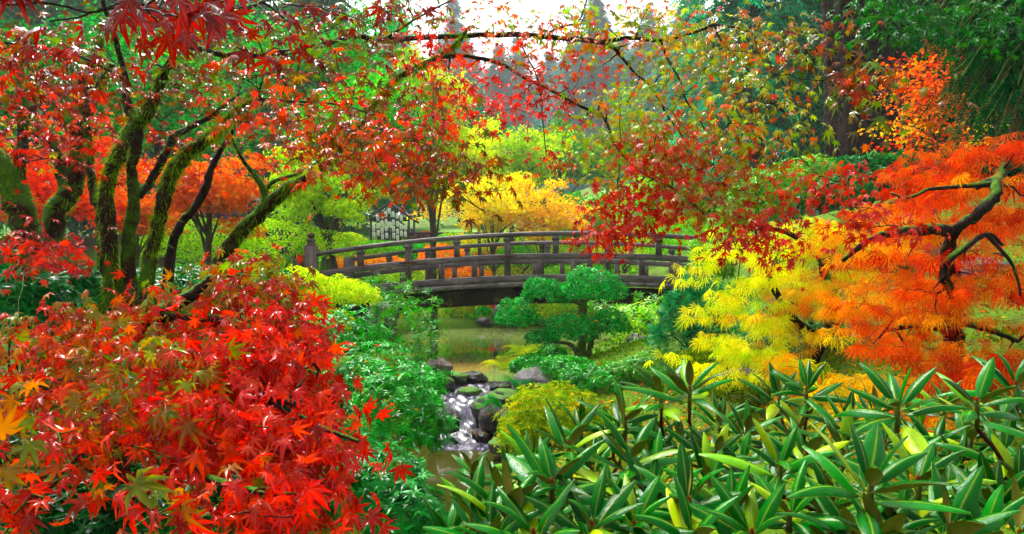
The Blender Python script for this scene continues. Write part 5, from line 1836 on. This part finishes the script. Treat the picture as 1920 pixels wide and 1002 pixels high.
# ------------------------------------------------------------------ vine maple and drooping cedar at the upper right
def vine_maple():
    D = 9.5
    b = W(1735, 330, D)
    root = thing("vine_maple", "slender vine maple with small orange-red leaves between the dark trunks", "tree", (b[0], b[1], gz(b[0], b[1])))
    S = []
    for st in ([(1742, 420, D, 8), (1738, 310, D, 6), (1700, 250, D, 4.5), (1690, 220, D, 3)], [(1740, 320, D, 6), (1745, 240, D, 4), (1770, 180, D, 3), (1780, 120, D, 2)], [(1752, 400, D, 6), (1760, 300, D, 4.5), (1768, 230, D, 3), (1820, 200, D, 2)], [(1738, 320, D, 4), (1800, 240, D, 3), (1850, 170, D, 2)]):
        S.append(limb(root, "trunk" if not S else "branch", st, bark_mat("vine_maple_bark", H('3c3c14', .55), H('88903c', .55), MOSS, .35) if not S else bpy.data.materials["vine_maple_bark"]))
    sets, targ = [], []
    for r, n, p in [((1770, 130, 55, 45, 9, 10), 50, LR), ((1720, 190, 55, 50, 9, 10), 46, LO), ((1790, 195, 60, 35, 9, 10), 44, LR), ((1690, 140, 35, 30, 9, 10), 14, LO), ((1840, 230, 25, 40, 9, 10), 10, LYO), ((1700, 245, 50, 20, 9, 10), 16, LYO), ((1700, 275, 55, 25, 9, 10), 14, LR), ((1760, 255, 60, 25, 9, 10), 16, LR)]:
        c = reg(*r, n)
        targ.append(c)
        sets.append(sprays(c, 12, .13, .060, .3, .4, (0, -.45, .7), p, tm=t_diamond(.8, .1), flat=.3))
    acc, _, _ = grow(np.concatenate(S), np.concatenate(targ), .003, .012)
    acc.obj("twigs", M_BARK_TWIG, root, kind="stuff")
    put_leaves(root, sets, 0, "crown", rough=.4, spec=.4, trans=.45, rib=0)


vine_maple()


def near_cedar(label, px, d, regs, palette, size):
    b = np.array([(px - CX) / F * d, d, 0])
    root = thing("cedar_tree", label, "tree", (b[0], b[1], gz(b[0], b[1])))
    g = gz(b[0], b[1])
    a = Acc()
    h = np.linspace(0, 1, 12)
    a.tube(np.stack([b[0] + 0 * h, b[1] + 0 * h, g - .2 + h * 11], -1), .20 * (1 - h * .8), 14, wob=.03)
    a.obj("trunk", M_BARK_CEDAR, root, sm=True)
    P, AX, NM = [], [], []
    bo = Acc()
    for r, n in regs:
        E = reg(*r, n)
        for e in E:
            s0 = np.array([b[0], b[1], e[2] + rng.uniform(.5, 1.2)])
            s = spline([s0, (s0 + e) / 2 + np.array([0, 0, .25]), e], 9)
            bo.tube(s, np.linspace(.02, .004, 9), 4, caps=False)
            for q in range(3, 9):
                o = unit(s[q] - s[q - 1])
                sd = unit(np.cross(o, [0, 0, 1]))
                for sg in (-1, 0, 1):
                    P.append(s[q] + rng.normal(size=3) * .05)
                    AX.append(o * .6 + sd * sg * .6 + np.array([0, 0, -.7]) + rng.normal(size=3) * .15)
                    NM.append(np.array([0, -.5, .6]) + rng.normal(size=3) * .35)
    bo.obj("boughs", M_BARK_CEDAR, root, kind="stuff")
    P, AX, NM = map(np.array, (P, AX, NM))
    put_leaves(root, [(t_spray(7, .07, .35, .34), P, frames(AX, NM), size * np.exp(rng.normal(0, .25, len(P))), pick_cols(palette, len(P)))], 0, "crown", rough=.4, spec=.4, trans=.25, rib=0)


near_cedar("dark cedar with long drooping sprays in the upper right corner", 1960, 7.6, [((1860, 90, 90, 80, 6.6, 7.8), 80), ((1800, 200, 60, 60, 6.8, 7.8), 34), ((1890, 200, 50, 60, 6.4, 7.4), 40), ((1780, 60, 80, 50, 6.8, 7.8), 34)],
           pal('06581a 0a6c20 044010 107c28 085030', .42), .15)


def green_maple_branch():
    """green maple reaching in from the upper right"""
    b = np.array([4.6, 4.6, 0])
    root = thing("green_maple", "green-leaved maple reaching in at the top right before the fir trunk", "tree", (b[0], b[1], gz(*b[:2])))
    g = gz(*b[:2])
    S = []
    s = np.array([(4.6, 4.6, g, .09), (4.7, 4.6, 2.4, .07), (4.4, 4.7, 3.4, .05), (3.9, 4.8, 3.9, .03), (3.2, 4.9, 4.05, .015)])
    s = spline(s, 30)
    a = Acc()
    a.tube(s[:, :3], s[:, 3], 9, wob=.05)
    a.obj("trunk", M_BARK_MAPLE, root, sm=True)
    sets, targ = [], []
    for r, n in [((1720, 25, 130, 45, 4.4, 5.4), 46), ((1880, 40, 50, 50, 4.4, 5.0), 20), ((1620, 12, 60, 18, 4.6, 5.4), 8)]:
        c = reg(*r, n)
        targ.append(c)
        sets.append(sprays(c, 9, .14, .072, .45, .4, (0, -.3, .8), pal('0a7c20 109028 209c24 08601c 40a01c', .4)))
    acc, _, _ = grow(s, np.concatenate(targ), .002, .012)
    acc.obj("twigs", M_BARK_TWIG, root, kind="stuff")
    put_leaves(root, sets, 0, "crown", rough=.3, spec=.5, trans=.4, rib=.3)


green_maple_branch()


# ------------------------------------------------------------------ rhododendrons in the foreground
def rhodo_leaf(curl, w, tipdroop):
    """leathery leaf with rolled edges: a glossy upper skin and a felted lower skin"""
    n, k = 7, 4
    V, rib = [], []
    for i in range(n + 1):
        t = i / n
        ww = w * (math.sin(math.pi * min(max(t, .0), 1) ** .80) ** .75 if 0 < t < 1 else .06) * .5 + .006
        y = .10 + .90 * t
        zc = .10 * math.sin(t * 2.2) - tipdroop * t * t
        for j in range(k + 1):
            u = j / k * 2 - 1
            V.append((ww * u, y, zc - curl * ww * (abs(u) ** 1.8) + .018 * (abs(u) > .01) * (1 - abs(u))))
            rib.append(1 - abs(u))
    T = []
    for i in range(n):
        for j in range(k):
            A = i * (k + 1) + j
            T += [(A, A + 1, A + k + 2), (A, A + k + 2, A + k + 1)]
    m = len(V)
    V2 = [(x, y, z - .006) for x, y, z in V]
    T2 = [(a + m, c + m, b + m) for a, b, c in T]
    # stalk
    s = 2 * m
    VS = [(-.010, 0, -.02), (.010, 0, -.02), (0, .0, .0), (-.010, .13, .0), (.010, .13, .0), (0, .13, .02)]
    TS = [(s, s + 3, s + 2), (s + 3, s + 5, s + 2), (s + 1, s + 2, s + 4), (s + 2, s + 5, s + 4), (s, s + 1, s + 3), (s + 1, s + 4, s + 3)]
    V = np.array(V + V2 + VS)
    T = np.array(T + T2 + TS)
    c = np.ones((len(V), 4))
    c[:, 3] = np.array(rib + [0] * m + [1] * 6)
    me = raw_mesh("leaf", V, T, c, shade_smooth=True)
    mi = np.zeros(len(T), np.int32)
    mi[len(T) - len(T2) - 6:len(T) - 6] = 1
    me.polygons.foreach_set("material_index", mi)
    return me


def wet_leaf_mat():
    m, N, L, b = nodes_of("wet_leather_leaf")
    oi = N.new("ShaderNodeObjectInfo")
    at = N.new("ShaderNodeAttribute")
    at.attribute_name = "col"
    tc = N.new("ShaderNodeTexCoord")
    n1 = noise(N, L, 9, 4, tc.outputs["Object"])
    c = mixc(N, L, .7, oi.outputs["Color"], ramp(N, L, n1.outputs[0], [(.3, (.75, .75, .75)), (.7, (1.15, 1.12, 1.0))]).outputs[0], 'MULTIPLY')
    f = mathn(N, L, 'MULTIPLY', mathn(N, L, 'POWER', at.outputs["Alpha"], 14.0), .75)
    c = mixc(N, L, f, c, H('b8d040', .5))
    L.new(c, b.inputs["Base Color"])
    b.inputs["Roughness"].default_value = .10
    b.inputs["Specular IOR Level"].default_value = .13
    vo = N.new("ShaderNodeTexVoronoi")            # rain drops
    vo.inputs["Scale"].default_value = 26
    L.new(tc.outputs["Object"], vo.inputs["Vector"])
    dr = ramp(N, L, vo.outputs["Distance"], [(0.0, (1, 1, 1)), (.28, (0, 0, 0))]).outputs[0]
    n2 = noise(N, L, 30, 4, tc.outputs["Object"])
    bump(N, L, mathn(N, L, 'ADD', mathn(N, L, 'MULTIPLY', dr, .6), mathn(N, L, 'MULTIPLY', n2.outputs[0], .5)), b, .16, .02)
    tr = N.new("ShaderNodeBsdfTranslucent")
    L.new(c, tr.inputs["Color"])
    mx = N.new("ShaderNodeMixShader")
    mx.inputs[0].default_value = .15
    L.new(b.outputs[0], mx.inputs[1])
    L.new(tr.outputs[0], mx.inputs[2])
    L.new(mx.outputs[0], N["Material Output"].inputs["Surface"])
    return m


M_RH_TOP = wet_leaf_mat()
M_RH_LOW = plain("felted_leaf_underside", H('a09438', .62), .8)
RH = []
for cu, w_, td in ((.35, .225, .10), (.6, .20, .26), (.3, .24, .02), (.8, .19, .18)):
    me_ = rhodo_leaf(cu, w_, td)
    me_.materials.append(M_RH_TOP)
    me_.materials.append(M_RH_LOW)
    RH.append(me_)
RHG = pal('06901a 0ca41c 12b420 047c14 20bc20', .26)
RHY = pal('90c80c b0d810 68b410', .5)


def rhododendron(label, base, whorls):
    root = thing("rhododendron_shrub", label, "shrub", (base[0], base[1], gz(base[0], base[1])), "rhododendrons in front")
    b = np.array([base[0], base[1], gz(base[0], base[1])])
    C = np.array([W(x, y, d) for x, y, d, *_ in whorls])
    skel = np.stack([np.append(b + np.array([math.cos(q) * .06, math.sin(q) * .06, .0]) + (C.mean(0) - b) * t * np.array([.4, .4, .55]), .014) for q in (0, 2.1, 4.2) for t in np.linspace(0, 1, 6)])
    tgt = C - np.array([0, 0, .055])
    st = Acc()
    st.tube(np.array([b + (C.mean(0) - b) * t * np.array([.4, .4, .55]) for t in np.linspace(-.1, 1, 8)]), np.linspace(.022, .013, 8), 8)
    st.obj("trunk", M_BARK_RED, root, sm=True)
    acc, dirs, _ = grow(skel, tgt, .0042, .010, sag=-.10, steps=7)
    acc.obj("stems", M_BARK_RED, root, sm=True, kind="stuff")
    tips = Acc()
    M_BUD = bpy.data.materials.get("red_bud") or plain("red_bud", H('b01c10', .5), .5)
    for i, w in enumerate(whorls):
        size = w[3] if len(w) > 3 else 1.0
        up = unit(np.array([rng.normal() * .22, -.22 + rng.normal() * .15, 1.0]))
        c = C[i]
        tips.tube([tgt[i], tgt[i] * .4 + c * .6, c], [.0045, .005, .0045], 6)
        buds = Acc()
        buds.lathe(c, [(.001, -.003), (.003, .0), (.0036, .003), (.002, .007), (.0005, .009)], 7)
        buds.obj("bud", M_BUD, root, sm=True)
        n = int(rng.integers(9, 13))
        ref = unit(np.cross(up, [.3, .8, .1]))
        bi = np.cross(up, ref)
        a0 = rng.uniform(0, 6.28)
        for k in range(n):
            f = k / (n - 1)                                        # older leaves lower and flatter
            a = a0 + k * 2.39996 + rng.normal() * .12
            t = math.cos(a) * ref + math.sin(a) * bi
            el = 1.0 - 1.05 * f + rng.normal() * .16
            ax = t * math.cos(el) + up * math.sin(el)
            R = frames(ax[None], (up * .9 - t * .35 * math.sin(el))[None] + rng.normal(size=(1, 3)) * .10)[0]
            s = size * (.090 + .046 * f) * rng.uniform(.82, 1.12)
            o = bpy.data.objects.new("leaf", RH[int(rng.integers(0, 4))])
            M = np.eye(4)
            M[:3, :3] = R * s
            M[:3, 3] = c - up * .035 * f - b
            o.parent = root
            o.matrix_local = Matrix(M.tolist())
            old = rng.random() < (.06 + .22 * f * f)
            o.color = (*pick_cols(RHY if old else RHG, 1)[0], 1)
            scene.collection.objects.link(o)
    tips.obj("shoots", M_STEM_GREEN, root, sm=True, kind="stuff")


WL = [(1035, 905, 1.12, 1.1), (1066, 832, 1.35, 1.05), (1172, 785, 1.6), (1184, 856, 1.3, 1.05), (885, 965, 1.12), (955, 950, 1.1), (885, 880, 1.7, .8), (1110, 985, 1.05), (1000, 1000, 1.0), (1110, 880, 1.55), (1000, 860, 1.65, .9), (1230, 885, 1.5), (1190, 985, 1.1),
      (920, 1010, 1.05), (1145, 930, 1.35), (1070, 950, 1.4), (980, 930, 1.5, .9), (1220, 930, 1.25), (845, 1000, 1.2, .9), (1150, 820, 1.75, .9), (1090, 800, 1.8, .85), (935, 920, 1.45, .9), (1040, 970, 1.2), (1215, 850, 1.7, .9), (1000, 905, 1.55, .85)]
WM = [(1240, 738, 1.8, 1.1), (1293, 728, 1.65, 1.15), (1462, 738, 2.0), (1512, 730, 1.85, 1.05), (1462, 872, 1.3, 1.1), (1512, 850, 1.4), (1400, 808, 1.75), (1342, 850, 1.6), (1292, 938, 1.15, 1.05), (1372, 965, 1.15), (1560, 950, 1.25), (1480, 965, 1.12), (1590, 790, 1.7), (1580, 835, 1.6),
      (1430, 920, 1.45), (1330, 900, 1.4), (1540, 890, 1.5), (1280, 830, 1.75), (1410, 1000, 1.05), (1300, 1005, 1.05), (1500, 800, 1.9), (1350, 790, 1.9, .9), (1230, 820, 1.9, .9), (1560, 1005, 1.1), (1440, 760, 2.1, .9), (1390, 870, 1.6, .95)]
WR = [(1682, 758, 1.3, 1.1), (1832, 752, 1.35, 1.1), (1905, 722, 1.5, 1.05), (1632, 905, 1.0, 1.15), (1722, 900, 1.15, 1.05), (1782, 990, 1.0, 1.1), (1882, 850, 1.4), (1752, 832, 1.7), (1690, 985, 1.05), (1862, 950, 1.2), (1912, 1000, 1.1), (1660, 830, 1.6), (1800, 880, 1.5),
      (1930, 790, 1.45), (1820, 820, 1.75), (1720, 800, 1.9, .9), (1600, 1000, 1.05), (1650, 1010, 1.0), (1840, 1010, 1.05), (1910, 910, 1.35), (1770, 930, 1.4), (1770, 760, 1.9, .9), (1860, 790, 1.7, .95), (1700, 860, 1.5, .95), (1800, 940, 1.3, .95), (1640, 770, 1.9, .9)]
rhododendron("glossy rhododendron left of the three, leaning over the pool", (.22, 1.75), WL)
rhododendron("glossy rhododendron in the middle of the three in front", (.62, 1.75), WM)
rhododendron("glossy rhododendron at the lower right corner", (1.15, 1.6), WR)


# ------------------------------------------------------------------ fallen leaves
def fallen():
    n = 5200
    x = np.concatenate([rng.uniform(.9, 6, 3200), rng.uniform(-3, 1, 1200), rng.uniform(-.2, 1.6, 800)])
    y = np.concatenate([rng.uniform(2.4, 8, 3200), rng.uniform(3, 9, 1200), rng.uniform(4.5, 8, 800)])
    z = ground_z(x, y)
    keep = z > POOL_Z + .12
    x, y, z = x[keep], y[keep], z[keep]
    n = len(x)
    P = np.stack([x, y, z + .012], -1)
    R = frames(rng.normal(size=(n, 3)) * np.array([1, 1, .15]), np.array([0, 0, 1]) + rng.normal(size=(n, 3)) * .25)
    # some have come to rest on the shrubs and the stones by the fall
    for px, py, d, rx, ry, m in ((752, 785, 5.2, 85, 90, 14), (700, 720, 5.8, 100, 75, 14), (700, 930, 4.0, 110, 90, 8), (1035, 795, 6.6, 98, 70, 26), (1108, 530, 9.3, 60, 34, 5), (1070, 612, 9.15, 52, 28, 8), (970, 585, 9.3, 40, 28, 4), (1120, 712, 7.9, 85, 30, 12), (1295, 590, 7.6, 48, 40, 8),
                                (912, 766, 8.05, 28, 22, 8), (935, 790, 7.85, 34, 32, 10), (944, 838, 7.0, 28, 18, 14), (903, 818, 7.75, 20, 14, 8), (880, 737, 8.75, 20, 11, 5)):
        c, r = blob(px, py, d, rx, ry)
        Q, _ = shell(c, r * 1.03, m, .08, .02, .25)
        P = np.concatenate([P, Q + np.array([0, -.01, .01])])
        R = np.concatenate([R, frames(rng.normal(size=(len(Q), 3)), np.array([0, -.5, .8]) + rng.normal(size=(len(Q), 3)) * .25)])
    n = len(P)
    C = pick_cols(pal('e83010 f07010 c82010 f0a818 f0c818 8c4810', .6), n)
    V, T = scatter(MAPLE_FAR, P, R, .042 * np.exp(rng.normal(0, .2, n)))
    link("fallen_leaves", raw_mesh("fallen_leaves", V, T, leafcols(MAPLE_FAR, C)), leafmat(.5, .3, .2, 0), kind="stuff", label="red and orange leaves fallen on the moss", cat="leaves")


fallen()


def ground_cover(name, label, n, xr, yr, size, palette, keepf):
    """low leafy cover nobody could count"""
    x, y = rng.uniform(*xr, n), rng.uniform(*yr, n)
    z = ground_z(x, y)
    k = keepf(x, y, z)
    x, y, z = x[k], y[k], z[k]
    n = len(x)
    P = np.stack([x, y, z - .01], -1)
    ax = rng.normal(size=(n, 3)) * .7 + np.array([0, 0, .8])
    idx = np.clip(((np.sin(x * 1.1 + np.sin(y * .8) * 2) + np.sin(y * 1.3 + x * .4)) * .25 + .5 + rng.normal(0, .12, n)) * len(palette), 0, len(palette) - 1).astype(int)
    C = pick_cols(palette, n, .2, idx)
    V, T = scatter(DIAM, P, frames(ax, rng.normal(size=(n, 3)) + np.array([0, -.6, .6])), size * np.exp(rng.normal(0, .3, n)))
    link(name, raw_mesh(name, V, T, leafcols(DIAM, C)), leafmat(.5, .2, .35, 0), kind="stuff", label=label, cat="ground cover")


ground_cover("bank_foliage", "low leafy cover on the bank beyond the pond", 60000, (-13, 11), (20.3, 31.6), .13, pal('58c010 84d010 30a818 b0d818 d8d010', .66), lambda x, y, z: z > .22)
ground_cover("moss_tufts", "tufted moss on the slope under the laceleaf maples", 60000, (.6, 7.5), (3.0, 9.5), .022, pal('6c9c08 8cb40c 4c7c08 a0a810 786010', .5), lambda x, y, z: (z > .2))
ground_cover("shore_moss", "low moss and grass on the near shores", 30000, (-5.5, 3.5), (4.5, 12.5), .035, pal('58a00c 7cb80c 3c8008 98b810', .52), lambda x, y, z: (z > .3) | ((z > -.1) & (y < 7.6)))


# ------------------------------------------------------------------ the misty air
def haze():
    a = Acc()
    lo, hi = np.array([-185., -175., -2.0]), np.array([185., 190., 75.])
    a.box((lo + hi) / 2, hi - lo)
    m = bpy.data.materials.new("mist")
    m.use_nodes = True
    N, L = m.node_tree.nodes, m.node_tree.links
    N.remove(N["Principled BSDF"])
    v = N.new("ShaderNodeVolumePrincipled")
    v.inputs["Color"].default_value = (.93, .96, 1.0, 1)
    v.inputs["Density"].default_value = HAZE_DENSITY
    v.inputs["Anisotropy"].default_value = .2
    L.new(v.outputs[0], N["Material Output"].inputs["Volume"])
    a.obj("haze", m, kind="stuff", label="thin pale mist hanging in the garden air", cat="mist")


HAZE_DENSITY = 0.0008
haze()
